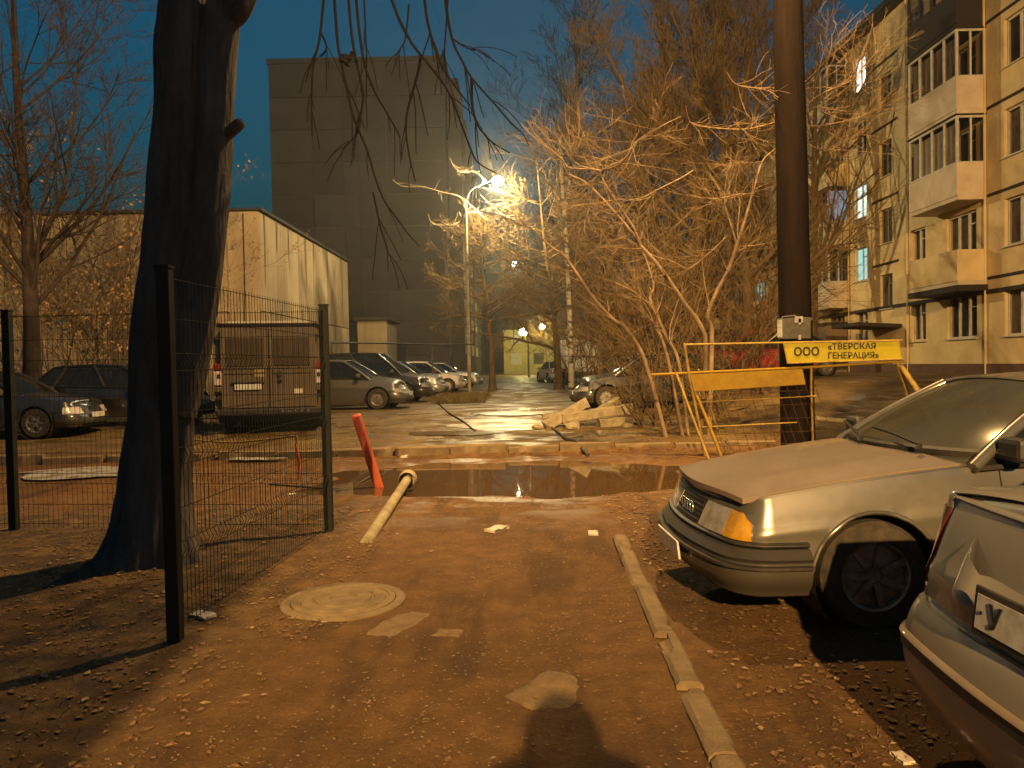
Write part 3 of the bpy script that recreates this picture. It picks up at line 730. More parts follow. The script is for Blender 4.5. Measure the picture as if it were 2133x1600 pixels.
# ---- pale many-stemmed maple shrub beside the barrier, stems traced one by one
def q6(l): return [(1000 + x / 3.333, 280 + y / 3.333) for x, y in l]
def q7(l): return [(1100 + x / 3.047, y / 3.047) for x, y in l]
def q8(l): return [(1600 + x / 4, y / 4) for x, y in l]
DM = 14.6
stems = [  # points, base radius, tip radius, depth at root, depth at tip
    (q6([(1140, 1800), (1140, 1560), (1000, 1330), (930, 1290), (800, 1150), (680, 980), (580, 840), (490, 780), (400, 690), (300, 600)]), .055, .012, 0, -.8),
    (q6([(1400, 1800), (1380, 1590), (1290, 1400), (1210, 1230), (1160, 1170), (1060, 1090), (940, 1030)]), .045, .012, 0, .4),
    (q6([(1330, 1800), (1310, 1590), (1240, 1350), (1200, 1200), (1180, 1130), (1205, 1060), (1170, 920), (1120, 790)]), .05, .018, .1, .5),
    (q6([(1600, 1800), (1570, 1500), (1520, 1310), (1430, 1190), (1330, 1040), (1220, 890), (1110, 770), (1050, 680), (930, 540), (840, 440), (760, 360), (690, 310), (600, 270), (560, 170), (460, 90), (350, 0), (280, -80)]), .06, .008, -.2, -1.6),
    (q6([(1110, 770), (1070, 660), (980, 520), (900, 400), (840, 300), (825, 250), (700, 240), (610, 230), (565, 170), (480, 95), (395, 15), (330, -90)]), .034, .008, -.9, -1.8),
    (q6([(835, 250), (770, 240), (690, 215), (640, 170), (630, 110), (580, 20), (540, -60)]), .018, .006, -1.5, -1.9),
    (q6([(830, 260), (980, 200), (1050, 95), (1180, 0), (1250, -40)]), .022, .009, -1.5, -2.1),
    (q6([(840, 265), (780, 330), (740, 430)]), .02, .008, -1.5, -1.3),
    (q6([(1620, 1800), (1610, 1400), (1580, 1270), (1640, 1100), (1720, 950), (1780, 780), (1850, 560), (1900, 380), (1960, 190), (2040, 110), (2080, 60)]), .06, .016, .2, -.5),
    (q6([(1780, 780), (1760, 690), (1700, 490), (1710, 420), (1740, 350)]), .03, .01, -.1, -.4),
    (q6([(1900, 415), (1800, 415), (1700, 438), (1620, 445), (1480, 430), (1390, 370)]), .016, .005, -.4, -1.0),
    (q6([(1960, 190), (1850, 200), (1730, 195)]), .013, .005, -.5, -.8),
    (q6([(1720, 700), (1630, 790), (1550, 860), (1460, 930), (1400, 980)]), .022, .012, 0, .4),
    (q6([(1440, 940), (1330, 880), (1200, 840), (1080, 760), (960, 700)]), .015, .006, .3, .1),
    (q6([(1780, 780), (1880, 775), (2000, 755), (2060, 735)]), .016, .008, -.1, -.5),
    (q6([(640, 930), (720, 850), (800, 800), (900, 670)]), .022, .007, -.3, -.7),
    (q6([(1180, 440), (1080, 460), (940, 455), (800, 480), (600, 495)]), .014, .006, -1.3, -1.8),
    (q6([(1480, 250), (1400, 300), (1240, 380), (1120, 440), (1000, 460)]), .016, .008, -1.2, -1.6),
    (q7([(1000, 670), (1015, 740), (1050, 790), (1200, 815), (1380, 820), (1480, 800), (1600, 770)]), .006, .016, -1.2, -.8),
    (q7([(1300, 770), (1430, 870), (1600, 920)]), .006, .012, -1.0, -.8),
    (q7([(1260, 460), (1330, 540), (1500, 570), (1600, 620)]), .006, .012, -1.0, -.8),
    (q7([(970, 740), (830, 810), (690, 900), (620, 1000), (550, 1040), (470, 1080)]), .010, .02, -2.1, -1.6),
    (q8([(150, 760), (290, 742), (440, 725), (560, 730), (690, 640), (700, 590)]), .018, .006, -.8, -1.3),
    (q8([(150, 980), (290, 895), (430, 790), (560, 730), (690, 670), (830, 520), (930, 400)]), .02, .006, -.8, -1.4),
    (q8([(150, 1040), (300, 1050), (480, 1040), (720, 990), (830, 940), (905, 885)]), .018, .006, -.7, -1.3),
    (q8([(150, 1100), (310, 1190), (430, 1240), (560, 1245), (720, 1260)]), .014, .005, -.7, -1.1),
    (q8([(150, 780), (290, 695), (430, 560), (520, 420), (530, 260)]), .014, .005, -.6, -.9),
    (q8([(170, 1000), (300, 925), (370, 905), (410, 870)]), .012, .005, -.7, -1.0),
]
base_m = P(1450, 800, DM); base_m.z = zg(base_m.x, base_m.y)
tm = thing('maple_shrub', 'pale many-stemmed bare shrub with curved branches beside the yellow barrier', 'tree', tuple(base_m)); om = np.array(base_m)
SP, SR = [], []
for pts, ra, rb, da, db in stems:
    n = len(pts); pp = []
    for i, (x, y) in enumerate(pts):
        p = P(x, y, DM + da + (db - da) * i / (n - 1)); pp.append(p)
    if pts[0][1] > 790:                                           # rooted stems run down into the soil
        r = pp[0]; pp[0] = Vector((r.x * .6 + base_m.x * .4, DM + random.uniform(-.3, .3), zg(r.x, DM) - .1))
    SP.append(resample(pp, 36)); SR.append(np.linspace(ra, rb, 36) * .82)
SP, SR = np.array(SP), np.array(SR)
for i in range(len(SP)):
    V, Q = tubes(SP[i:i + 1] - om, SR[i:i + 1], 8); fast_mesh('stem' if stems[i][0][0][1] > 790 else 'branch', V, Q, 'bark_pale', tm)
s1 = grow(SP, SR, 15, .22, 1, 42, 14, 5.95, .5, 8, .15, .10, .42, .35, .0036)
s2 = grow(*s1, 5, .2, 1, 38, 14, .5, .4, 6, .1, .13, .6, .5, .0026)
V, Q = join([tubes(s1[0] - om, s1[1], 5), tubes(s2[0] - om, s2[1], 3)]); fast_mesh('twigs', V, Q, 'twig_pale', tm, kind='stuff')

# undergrowth round the foot of the shrub and along the right of the yard
for i, (px, d, h, sp, nn, lab) in enumerate(((1360, 16.2, 2.4, .55, 16, 'tangled undergrowth behind the concrete rubble'), (1500, 17.2, 2.6, .5, 14, 'tangled undergrowth behind the slanting yellow posts'),
                                        (1290, 22.5, 5.2, .40, 20, 'tall undergrowth beside the dark car'), (1400, 20.5, 6.2, .42, 24, 'tall thicket of stems behind the pale shrub'), (1520, 21.5, 6.6, .42, 24, 'tall thicket of stems left of the dark pole'), (1215, 31.0, 6.0, .42, 22, 'tall thicket of stems behind the birch'),
                                        (1600, 18.5, 2.8, .5, 12, 'undergrowth behind the foot of the dark pole'))):
    b_p = P(px, 830, d); b_p.z = zg(b_p.x, b_p.y)
    bush('undergrowth', lab, b_p, h, sp, nn, ('bark_brown', 'bark_brown', 'twig_brown'), rmin=.0035, group='tangled undergrowth right of the yard')

# ---- big poplar with upright limbs and its neighbours
def at(px, d):
    p = P(px, 800, d); p.z = zg(p.x, p.y); return p
D4 = 25.0
bp4 = at(1440, D4)
t4 = thing('poplar', 'big bare poplar with upright fanning limbs beside the five-storey block', 'tree', tuple(bp4)); o4 = np.array(bp4)
pol = [([(1440, 830), (1445, 700), (1455, 560), (1462, 430), (1466, 330), (1462, 220)], .34, .16), ([(1455, 480), (1430, 330), (1404, 250), (1385, 160), (1375, 60), (1365, -120), (1350, -350)], .16, .05),
       ([(1462, 330), (1475, 260), (1490, 150), (1505, 40), (1520, -140), (1530, -380)], .16, .05), ([(1462, 250), (1450, 100), (1440, -60), (1438, -260)], .14, .05),
       ([(1466, 420), (1510, 320), (1545, 200), (1575, 60), (1590, -100)], .12, .04), ([(1455, 440), (1415, 310), (1360, 260), (1290, 160), (1250, 80)], .09, .03),
       ([(1462, 380), (1420, 310), (1395, 280)], .09, .05), ([(1470, 380), (1560, 250), (1640, 120), (1720, -40)], .10, .03), ([(1455, 500), (1360, 400), (1270, 320), (1200, 280)], .08, .03)]
PP, PR = [], []
for i, (l, ra, rb) in enumerate(pol):
    dv = 0 if i == 0 else random.uniform(-1.2, 1.6)
    PP.append(resample([P(x, y, D4 + dv * j / (len(l) - 1)) for j, (x, y) in enumerate(l)], 30)); PR.append(np.linspace(ra, rb, 30))
PP, PR = np.array(PP), np.array(PR)
V, Q = tubes(PP[:1] - o4, PR[:1], 14); fast_mesh('trunk', V, Q, 'bark_brown', t4)
for i in range(1, len(PP)):
    V, Q = tubes(PP[i:i + 1] - o4, PR[i:i + 1], 8); fast_mesh('limb', V, Q, 'bark_brown', t4)
a1 = grow(PP[1:], PR[1:], 42, .10, 1, 38, 10, 7.4, .4, 8, .45, .08, .35, .3, .010)
a2 = grow(*a1, 8, .2, 1, 40, 12, .5, .35, 6, .35, .12, .6, .4, .006); a3 = grow(*a2, 7, .2, 1, 40, 14, .5, .4, 4, .3, .15, .7, .6, .0070)
V, Q = join([tubes(a1[0] - o4, a1[1], 5), tubes(a2[0] - o4, a2[1], 4)]); fast_mesh('branches', V, Q, 'bark_brown', t4, kind='stuff')
V, Q = tubes(a3[0] - o4, a3[1], 3); fast_mesh('twigs', V, Q, 'twig_brown', t4, kind='stuff')

gt = dict(group='bare trees along the yard')
generic_tree('bare_tree', 'dense bare tree rising behind the pale shrub', at(1330, 29), 10.5, .24, (.2, .5), limbs=(34, 7, 6, 5), rmin=.006, t0=.12, upb=.2, ang=(62, 48, 44, 40), lens=(.42, .5, .5, .45), **gt)
generic_tree('bare_tree', 'dense bare tree between the pale shrub and the dark pole', at(1560, 24), 9.0, .22, (-.2, .2), limbs=(34, 7, 6, 5), rmin=.005, t0=.12, upb=.15, ang=(62, 48, 44, 40), lens=(.42, .5, .5, .45), **gt)
generic_tree('bare_tree', 'bare tree with its crown caught in the street lamp light', at(1165, 37.5), 11.2, .2, (-.9, .0), limbs=(34, 6, 6, 4), rmin=.007, t0=.2, upb=.12, ang=(66, 48, 44, 40), lens=(.42, .5, .5, .45), **gt)
generic_tree('bare_tree', 'dim bare tree far behind the birch', at(1262, 52), 13, .24, (.2, .5), limbs=(26, 6, 5, 4), rmin=.009, t0=.12, upb=.2, ang=(58, 48, 44, 40), **gt)
generic_tree('bare_tree', 'tall bare tree showing dark against the sky right of the tower', at(1225, 46), 22, .32, (-.4, .5), limbs=(34, 7, 6, 4), rmin=.009, t0=.2, upb=.45, ang=(44, 44, 42, 40), lens=(.34, .5, .5, .45), mats=('bark_dark', 'bark_dark', 'twig_dark'), **gt)
generic_tree('bare_tree', 'bare tree in front of the five-storey facade behind the dark pole', at(1690, 32), 15.0, .24, (.6, .3), limbs=(28, 6, 6, 4), rmin=.006, t0=.25, upb=.5, ang=(40, 42, 42, 40), lens=(.34, .5, .5, .45), **gt)
generic_tree('bare_tree', 'bare tree at the far end of the five-storey block', at(1400, 42), 15.0, .24, (.3, .3), limbs=(28, 6, 6, 4), rmin=.008, t0=.15, upb=.3, ang=(55, 46, 42, 40), lens=(.38, .5, .5, .45), **gt)
generic_tree('bare_tree', 'low crooked tree lit yellow by the farthest lamp', at(1140, 97), 7.2, .18, (0, 0), limbs=(24, 6, 5, 4), rmin=.016, t0=.3, upb=.2, ang=(60, 48, 44, 40), lens=(.5, .5, .5, .45), **gt)
generic_tree('bare_tree', 'pale dim tree left of the tower behind the low roof', at(518, 58), 9.5, .2, (0, 0), limbs=(20, 5, 5, 3), rmin=.012, t0=.3, upb=.3, **gt)
# birch with banded white bark
mt, tt, bb_ = new_mat('birch bark')
tc_ = tt.nodes.new('ShaderNodeTexCoord'); mp_ = tt.nodes.new('ShaderNodeMapping'); mp_.inputs['Scale'].default_value = (1.2, 1.2, 3.2)
nz_ = tt.nodes.new('ShaderNodeTexNoise'); nz_.inputs['Scale'].default_value = 1.6; nz_.inputs['Detail'].default_value = 3
rp_ = tt.nodes.new('ShaderNodeValToRGB'); rp_.color_ramp.elements[0].position = .44; rp_.color_ramp.elements[1].position = .50
rp_.color_ramp.elements[0].color = (.05, .04, .03, 1); rp_.color_ramp.elements[1].color = (.42, .37, .30, 1)
tt.links.new(tc_.outputs['Object'], mp_.inputs[0]); tt.links.new(mp_.outputs[0], nz_.inputs['Vector']); tt.links.new(nz_.outputs[0], rp_.inputs[0]); tt.links.new(rp_.outputs[0], bb_.inputs['Base Color'])
bb_.inputs['Roughness'].default_value = .7; M['birch'] = mt
D5 = 29.0; bb5 = at(1192, D5); t5 = thing('birch', 'slim birch with banded white trunk forking at the top', 'tree', tuple(bb5)); o5 = np.array(bb5)
BL = [([(1190, 815), (1188, 700), (1184, 600), (1178, 480), (1174, 420), (1170, 350), (1166, 270)], .115, .04), ([(1176, 440), (1186, 390), (1190, 330), (1194, 260)], .06, .03), ([(1172, 430), (1155, 400), (1140, 370), (1128, 330)], .05, .02)]
BP = np.array([resample([P(x, y, D5 + .1 * i) for x, y in l], 30) for i, (l, a, b) in enumerate(BL)]); BR = np.array([np.linspace(a, b, 30) for l, a, b in BL])
V, Q = tubes(BP[:1] - o5, BR[:1], 12); fast_mesh('trunk', V, Q, 'birch', t5)
for i in (1, 2):
    V, Q = tubes(BP[i:i + 1] - o5, BR[i:i + 1], 8); fast_mesh('limb', V, Q, 'birch', t5)
c1 = grow(BP, BR, 16, .35, 1, 45, 10, 6.4, .4, 8, .1, .08, .35, .3, .008, droop=.04); c2 = grow(*c1, 8, .2, 1, 35, 12, .5, .35, 6, -.2, .1, .6, .4, .005)
V, Q = join([tubes(c1[0] - o5, c1[1], 4), tubes(c2[0] - o5, c2[1], 3)]); fast_mesh('twigs', V, Q, 'twig_brown', t5, kind='stuff')
# spray of branches close to the lit lamp
DS = 35.0
sp_base = at(1008, 39)
ts = generic_tree('bare_tree', 'bare tree reaching bright branches under the lit lamp', at(1026, 37.5), 7.6, .16, (-.4, -.6), limbs=(30, 7, 5, 3), rmin=.009, t0=.45, upb=.0, ang=(68, 46, 44, 40), lens=(.40, .5, .5, .45), **gt)
XP = [c4px([(1130, 1045), (1200, 1095), (1350, 1100), (1500, 1140), (1620, 1170), (1720, 1250), (1800, 1330)]), c4px([(1390, 1300), (1420, 1370), (1500, 1385), (1600, 1375), (1690, 1290), (1790, 1300)]), c4px([(1550, 880), (1590, 960), (1650, 990), (1740, 985), (1820, 1060)]),
      q6([(-20, 460), (100, 490), (200, 530), (300, 620), (420, 680)]), q6([(-30, 530), (80, 540), (200, 580), (300, 640)]), q6([(0, 420), (60, 480), (160, 560), (280, 640)])]
ob = np.array(ts.location)
XA = np.array([resample([P(x, y, DS + .3 * j) for j, (x, y) in enumerate(l)], 20) for l in XP]); XR = np.repeat(np.linspace(.022, .05, 20)[None], len(XP), 0)
xs1 = grow(XA, XR, 14, .05, .95, 45, 15, 5.9, .5, 6, .0, .12, .5, .4, .008)
V, Q = join([tubes(XA - ob, XR, 6), tubes(xs1[0] - ob, xs1[1], 4)]); fast_mesh('reaching_branches', V, Q, 'bark_pale', ts, kind='stuff')
# ================================================================== BUILDINGS
M['facade'] = mat('ochre facade', (0.80, 0.605, 0.32), .9, (0.60, 0.43, 0.21), .9, bump=.25, bscale=14, detail=9)
M['facade_pale'] = mat('pale balcony board', (0.70, 0.57, 0.43), .85, (0.54, 0.42, 0.29), 1.1, detail=9)
M['joint'] = mat('tarred joint', (0.030, 0.022, 0.018), .9)
M['win_frame'] = mat('white window frame', (0.62, 0.58, 0.50), .6, (0.48, 0.42, 0.34), 5)
M['win_frame_dark'] = mat('old brown frame', (0.22, 0.15, 0.09), .8)
M['curtain'] = mat('curtain', (0.45, 0.33, 0.22), .9, (0.22, 0.15, 0.10), 3, stretch=(1, 6, 1))
M['dark_room'] = mat('dark room', (0.15, 0.105, 0.07), .95, (0.06, 0.04, 0.03), 1.5)
M['green_board'] = mat('green stair window', (0.045, 0.060, 0.030), .6, (0.02, 0.03, 0.018), 4)
M['roof_felt'] = mat('roof felt', (0.035, 0.03, 0.028), .9)
M['brick_dark'] = mat('dark plinth brick', (0.16, 0.085, 0.06), .9, (0.10, 0.055, 0.04), 5, bump=.4)
M['lit_white'] = emis('lit window white', (1.0, .93, .78), 2.4)
M['lit_cyan'] = emis('lit window cyan', (.42, .85, .80), .75)
M['lit_cool'] = emis('lit window cool', (.75, .92, .80), 1.1)
M['lit_blue'] = emis('lit window blue', (.35, .45, .62), .45)

def wall_openings(mb, org, U, N, u0, u1, z0, z1, ops, depth):
    """flat wall from org along U (horizontal unit) with rectangular openings (a,b,c,d) and their reveals; N points outwards"""
    org, U, N = Vector(org), Vector(U), Vector(N); Z = Vector((0, 0, 1))
    us = sorted({u0, u1, *[o[0] for o in ops], *[o[1] for o in ops]}); zs_ = sorted({z0, z1, *[o[2] for o in ops], *[o[3] for o in ops]})
    pt = lambda u, z, d=0: org + U * u + Z * z - N * d
    for i in range(len(us) - 1):
        for j in range(len(zs_) - 1):
            cu, cz = (us[i] + us[i + 1]) / 2, (zs_[j] + zs_[j + 1]) / 2
            if any(o[0] < cu < o[1] and o[2] < cz < o[3] for o in ops): continue
            mb.quad(pt(us[i], zs_[j]), pt(us[i + 1], zs_[j]), pt(us[i + 1], zs_[j + 1]), pt(us[i], zs_[j + 1]))
    for a, b, c, d in ops:
        mb.quad(pt(a, c), pt(b, c), pt(b, c, depth), pt(a, c, depth)); mb.quad(pt(a, d), pt(b, d), pt(b, d, depth), pt(a, d, depth))
        mb.quad(pt(a, c), pt(a, d), pt(a, d, depth), pt(a, c, depth)); mb.quad(pt(b, c), pt(b, d), pt(b, d, depth), pt(b, c, depth))

_mesh_cache = {}
def cached(key, fn):
    if key not in _mesh_cache: _mesh_cache[key] = fn()
    return _mesh_cache[key]
def win_mesh(wd, ht, nm, fm):
    """window frame in local coordinates: width along y, outside towards -x"""
    def mk():
        mb = MB(); f = .06
        mb.bb(-.03, .03, -wd / 2, wd / 2, 0, f); mb.bb(-.03, .03, -wd / 2, wd / 2, ht - f, ht)
        for k in range(nm + 1):
            y = -wd / 2 + wd * k / nm; y0 = max(-wd / 2, y - .045); y1 = min(wd / 2, y + .045); mb.bb(-.032, .032, y0, y1, f * .98, ht - f * .98)
        if nm > 1: mb.bb(-.025, .025, -wd / 2 + .03, -wd / 2 + wd / nm, ht * .70, ht * .70 + .04)
        me = bpy.data.meshes.new('window'); me.from_pydata(mb.v, [], mb.f); me.materials.append(M[fm]); return me
    return cached(('w', wd, ht, nm, fm), mk)
def quad_mesh(key, pts, mt_):
    def mk():
        me = bpy.data.meshes.new('pane'); n = len(pts); me.from_pydata(pts, [], [tuple(range(n))]); me.materials.append(M[mt_]); return me
    return cached(key, mk)
def box_mesh(key, sx, sy, sz, mt_, c=(0, 0, 0)):
    def mk():
        mb = MB(); mb.box(c, (sx, sy, sz)); me = bpy.data.meshes.new('box'); me.from_pydata(mb.v, [], mb.f); me.materials.append(M[mt_]); return me
    return cached(('b', key, sx, sy, sz, mt_, c), mk)
def window(parent, y, z, wd, ht, nm=2, x=.13, lit=None, frame='win_frame', sill=True, curtain=False):
    o = link('window', win_mesh(wd, ht, nm, frame), parent); o.location = (x, y, z)
    for k in range(nm):
        a = -wd / 2 + wd * k / nm + .04; b = -wd / 2 + wd * (k + 1) / nm - .04
        gl = lit or 'glass_dark'
        p = link('pane', quad_mesh(('p', round(a, 3), round(b, 3), ht, gl), [(0.008, a, .05), (0.008, b, .05), (0.008, b, ht - .05), (0.008, a, ht - .05)], gl), o)
    if not lit:
        bk = 'curtain' if curtain else 'dark_room'
        p = link('curtain' if curtain else 'room_backing', quad_mesh(('bk', wd, ht, bk), [(.10, -wd / 2, 0), (.10, wd / 2, 0), (.10, wd / 2, ht), (.10, -wd / 2, ht)], bk), o)
    if sill:
        s = link('sill', box_mesh('sill', .17, wd + .1, .035, 'win_frame', (-.115, 0, -.03)), o)
    return o

# ---- five-storey block on the right, facade along +Y at x = FX
FX, FZ = 15.0, .55
five = thing('apartment_block', 'ochre five-storey apartment block with balconies on the right', 'building', (FX, 20, FZ))
Y0, Y1 = -4.0, 44.0            # local y of the facade ends (world 16 .. 64)
rows = [2.15, 4.85, 7.52, 10.2, 12.88]     # world heights of window sills
ops, wins = [], []
def w_at(yc, r, wd, ht=1.42, nm=2, **k):
    z = rows[r] - FZ; ops.append((yc - 20 - wd / 2, yc - 20 + wd / 2, z, z + ht)); wins.append((yc - 20, z, wd, ht, nm, k))
lit = {(32.9, 4): 'lit_white', (32.9, 2): 'lit_cool', (32.9, 1): 'lit_cyan', (49.6, 3): 'lit_white', (25.6, 4): 'lit_cool', (58.5, 2): 'lit_cool', (46.3, 1): 'lit_cyan'}
cols = [(18.3, 1.9, 3), (22.4, 1.9, 3), (25.6, 1.7, 3), (28.3, 1.0, 2), (32.9, 1.15, 2), (35.4, 1.7, 3), (38.7, 1.2, 2), (42.0, 1.9, 3), (46.3, 1.7, 3), (49.6, 1.0, 2), (54.0, 1.15, 2), (56.6, 1.7, 3), (60.5, 1.5, 2)]
for yc, wd, nm in cols:
    for r in range(5):
        w_at(yc, r, wd, nm=nm, lit=lit.get((yc, r)), curtain=random.random() < .65, frame='win_frame' if random.random() < .75 else 'win_frame_dark')
for yc in (30.7, 52.0):
    for zc in (4.2, 6.8, 9.45, 12.1):
        ops.append((yc - 20 - .5, yc - 20 + .5, zc - FZ - .68, zc - FZ + .68)); wins.append((yc - 20, zc - FZ - .68, 1.0, 1.36, 2, dict(lit='green_board', frame='win_frame_dark', sill=True)))
mb = MB(); RZ = 14.95 - FZ
wall_openings(mb, (0, 0, 0), (0, 1, 0), (-1, 0, 0), Y0, Y1, .75, RZ, ops, .22)
mb.bb(.26, 12, Y0 + .001, Y1 - .001, .75, RZ - .01)          # body behind the facade
mb.quad((0, Y0, .75), (12, Y0, .75), (12, Y0, RZ), (0, Y0, RZ)); mb.quad((0, Y1, .75), (12, Y1, .75), (12, Y1, RZ), (0, Y1, RZ))
mb.build('wall', 'facade', five)
MB().bb(-.06, 12, Y0 - .05, Y1 + .05, -.9, .746).build('plinth', 'brick_dark', five)
mb = MB(); mb.bb(-.55, 12.3, Y0 - .3, Y1 + .3, RZ, RZ + .16); mb.bb(-.50, -.44, Y0 - .3, Y1 + .3, RZ + .163, RZ + .28); mb.build('roof', 'roof_felt', five)
for y, z, wd, ht, nm, k in wins: window(five, y, z, wd, ht, nm, **k)
# tarred panel joints: one long course above the ground floor, short runs at the other floors
MB().bb(-.055, -.004, Y0, Y1, 3.50 - FZ, 3.62 - FZ).build('string_course', 'joint', five)
def joint(y0, y1, z): MB().bb(-.030, -.004, y0 - 20, y1 - 20, z - FZ - .045, z - FZ + .045).build('panel_joint', 'joint', five)
for z in (3.98, 6.55, 9.25, 11.9, 14.3): joint(20.2, 24.15, z)
for z in (5.30, 7.9, 10.75, 13.3):
    joint(29.7, 31.8, z); joint(51, 53, z)
for y in (24.22, 28.98, 34.0, 44.9): 
    mb = MB(); mb.tube([(-.06, y - 20, -.6), (-.06, y - 20, RZ - .02)], .035, 6); mb.build('downpipe', 'facade', five)
def balcony(yc, r, ln, style, proj=.9):
    z = rows[r] - FZ - .92; y0, y1 = yc - 20 - ln / 2, yc - 20 + ln / 2
    sl = MB(); sl.bb(-proj, -.004, y0, y1, z - .13, z); b = sl.build('balcony', 'facade_pale' if style != 'dark' else 'joint', five)
    if style == 'open':
        mb = MB(); mb.bb(-proj - .03, -proj + .02, y0, y1, z + .003, z + .98); mb.bb(-proj + .023, -.006, y0, y0 + .05, z + .003, z + .98); mb.bb(-proj + .023, -.006, y1 - .05, y1, z + .003, z + .98); mb.build('parapet', 'facade', b)
        mb = MB(); mb.bb(-proj - .05, -.006, y0 - .06, y1 + .06, z - .32, z - .133); mb.build('slab_edge', 'joint', b)
        return
    pm = 'joint' if style == 'dark' else 'facade_pale'
    mb = MB(); mb.bb(-proj - .03, -proj + .02, y0, y1, z + .003, z + 1.02); mb.bb(-proj + .023, -.006, y0, y0 + .05, z + .003, z + 1.02); mb.bb(-proj + .023, -.006, y1 - .05, y1, z + .003, z + 1.02); mb.build('parapet', pm, b)
    top = z + 2.42
    fr = MB(); n = 4; f = .035
    for k in range(n + 1):
        y = y0 + (y1 - y0) * k / n; y = min(max(y, y0 + f), y1 - f); fr.bb(-proj - .025, -proj + .045, y - f, y + f, z + 1.055, top)
    fr.bb(-proj - .028, -proj + .048, y0, y1, z + 1.023, z + 1.06); fr.bb(-proj - .028, -proj + .048, y0, y1, top, top + .07)
    for yy in (y0, y1 - .06):
        fr.bb(-proj + .05, -.006, yy, yy + .06, z + 1.023, z + 1.06); fr.bb(-proj + .05, -.006, yy, yy + .06, top, top + .07); fr.bb(-.08, -.006, yy + .002, yy + .058, z + 1.063, top - .003); fr.bb(-.5, -.44, yy + .002, yy + .058, z + 1.063, top - .003)
    fr.build('glazing_frame', 'joint' if style == 'dark' else 'win_frame', b)
    for k in range(n):
        a = y0 + (y1 - y0) * k / n + .03; c = y0 + (y1 - y0) * (k + 1) / n - .03
        if style == 'dark' and k < 2: continue
        MB().quad((-proj + .01, a, z + 1.06), (-proj + .01, c, z + 1.06), (-proj + .01, c, top), (-proj + .01, a, top)).build('pane', 'glass_dark' if style != 'lit' else 'glass_dark', b)
    for yy in (y0 + .03, y1 - .03):
        MB().quad((-proj + .05, yy, z + 1.06), (-.08, yy, z + 1.06), (-.08, yy, top), (-proj + .05, yy, top)).build('pane', 'lit_blue' if (style == 'lit' and yy == y0 + .03) else 'glass_dark', b)
    mb = MB(); mb.bb(-proj - .08, -.006, y0 - .04, y1 + .04, top + .073, top + .12); mb.build('balcony_roof', 'joint', b)
    if style in ('curtained', 'white'): MB().bb(-proj + .10, -proj + .12, y0 + .08, y1 - .08, z + 1.02, top - .1).build('curtain', 'facade_pale' if style == 'curtained' else 'curtain', b)
for r, s in ((1, 'open'), (2, 'curtained'), (3, 'white'), (4, 'dark')): balcony(25.68, r, 2.9, s)
for r, s in ((1, 'white'), (2, 'lit'), (3, 'open'), (4, 'white')): balcony(35.5, r, 2.9, s)
for r, s in ((1, 'white'), (2, 'open'), (3, 'white'), (4, 'white')): balcony(46.3, r, 2.9, s)
for r, s in ((1, 'open'), (2, 'white'), (3, 'white'), (4, 'open')): balcony(56.6, r, 2.9, s)
# entrance canopy and ground-floor lean-to
mb = MB(); mb.box((-.85, 10.7, 2.62 - .35), (1.7, 2.4, .14), Matrix.Rotation(.06, 3, 'Y')); mb.build('entrance_canopy', 'joint', five)
mb = MB(); mb.bb(-.05, -.004, 10.2, 11.25, -.5, 1.75); mb.build('entrance_door', 'win_frame_dark', five)
mb = MB(); mb.bb(-1.1, -.004, 14.1, 17.0, 2.5, 2.62); mb.build('lean_to_roof', 'joint', five)
mb = MB(); mb.bb(-1.0, -.004, 14.2, 16.9, -.9, 2.497); mb.build('lean_to', 'win_frame_dark', five)

# ---- nine-storey tower end on with concrete panels
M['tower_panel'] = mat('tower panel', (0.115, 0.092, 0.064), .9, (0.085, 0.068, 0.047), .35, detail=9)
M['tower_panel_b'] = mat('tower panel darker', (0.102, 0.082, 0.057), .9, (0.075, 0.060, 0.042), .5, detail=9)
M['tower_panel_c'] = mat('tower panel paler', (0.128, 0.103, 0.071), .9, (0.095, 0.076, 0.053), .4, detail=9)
M['tower_joint'] = mat('tower joint', (0.175, 0.145, 0.10), .9, (0.125, 0.10, 0.07), .6)
DT = 65.0
pl = P(566, 400, DT); pr = P(930, 400, DT); tx0, tx1 = pl.x, pr.x; tz1 = P(740, 131, DT).z
tw = thing('tower_block', 'dark nine-storey panel tower standing end on behind the low building', 'building', (tx0, DT, .35))
W_ = tx1 - tx0; H_ = tz1 - .35
MB().bb(0, W_, 0.02, 85, -.5, H_).build('core', 'tower_joint', tw)
MB().bb(-.12, W_ + .12, -.1, 85.1, H_ + .004, H_ + .45).build('parapet', 'tower_panel', tw)
cu = [0, .245, .42, .505, .665, 1.0]; st_h = 2.72; nst = 9; zb = H_ - nst * st_h - .1
for i in range(5):
    a, b = cu[i] * W_ + .035, cu[i + 1] * W_ - .035
    for j in range(nst):
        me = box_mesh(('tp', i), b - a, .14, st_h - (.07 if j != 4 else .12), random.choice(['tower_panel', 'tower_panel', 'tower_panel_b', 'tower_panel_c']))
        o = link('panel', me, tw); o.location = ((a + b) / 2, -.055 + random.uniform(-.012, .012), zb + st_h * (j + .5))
MB().bb(.0, W_, -.10, .015, -.5, zb).build('plinth', 'tower_panel', tw)
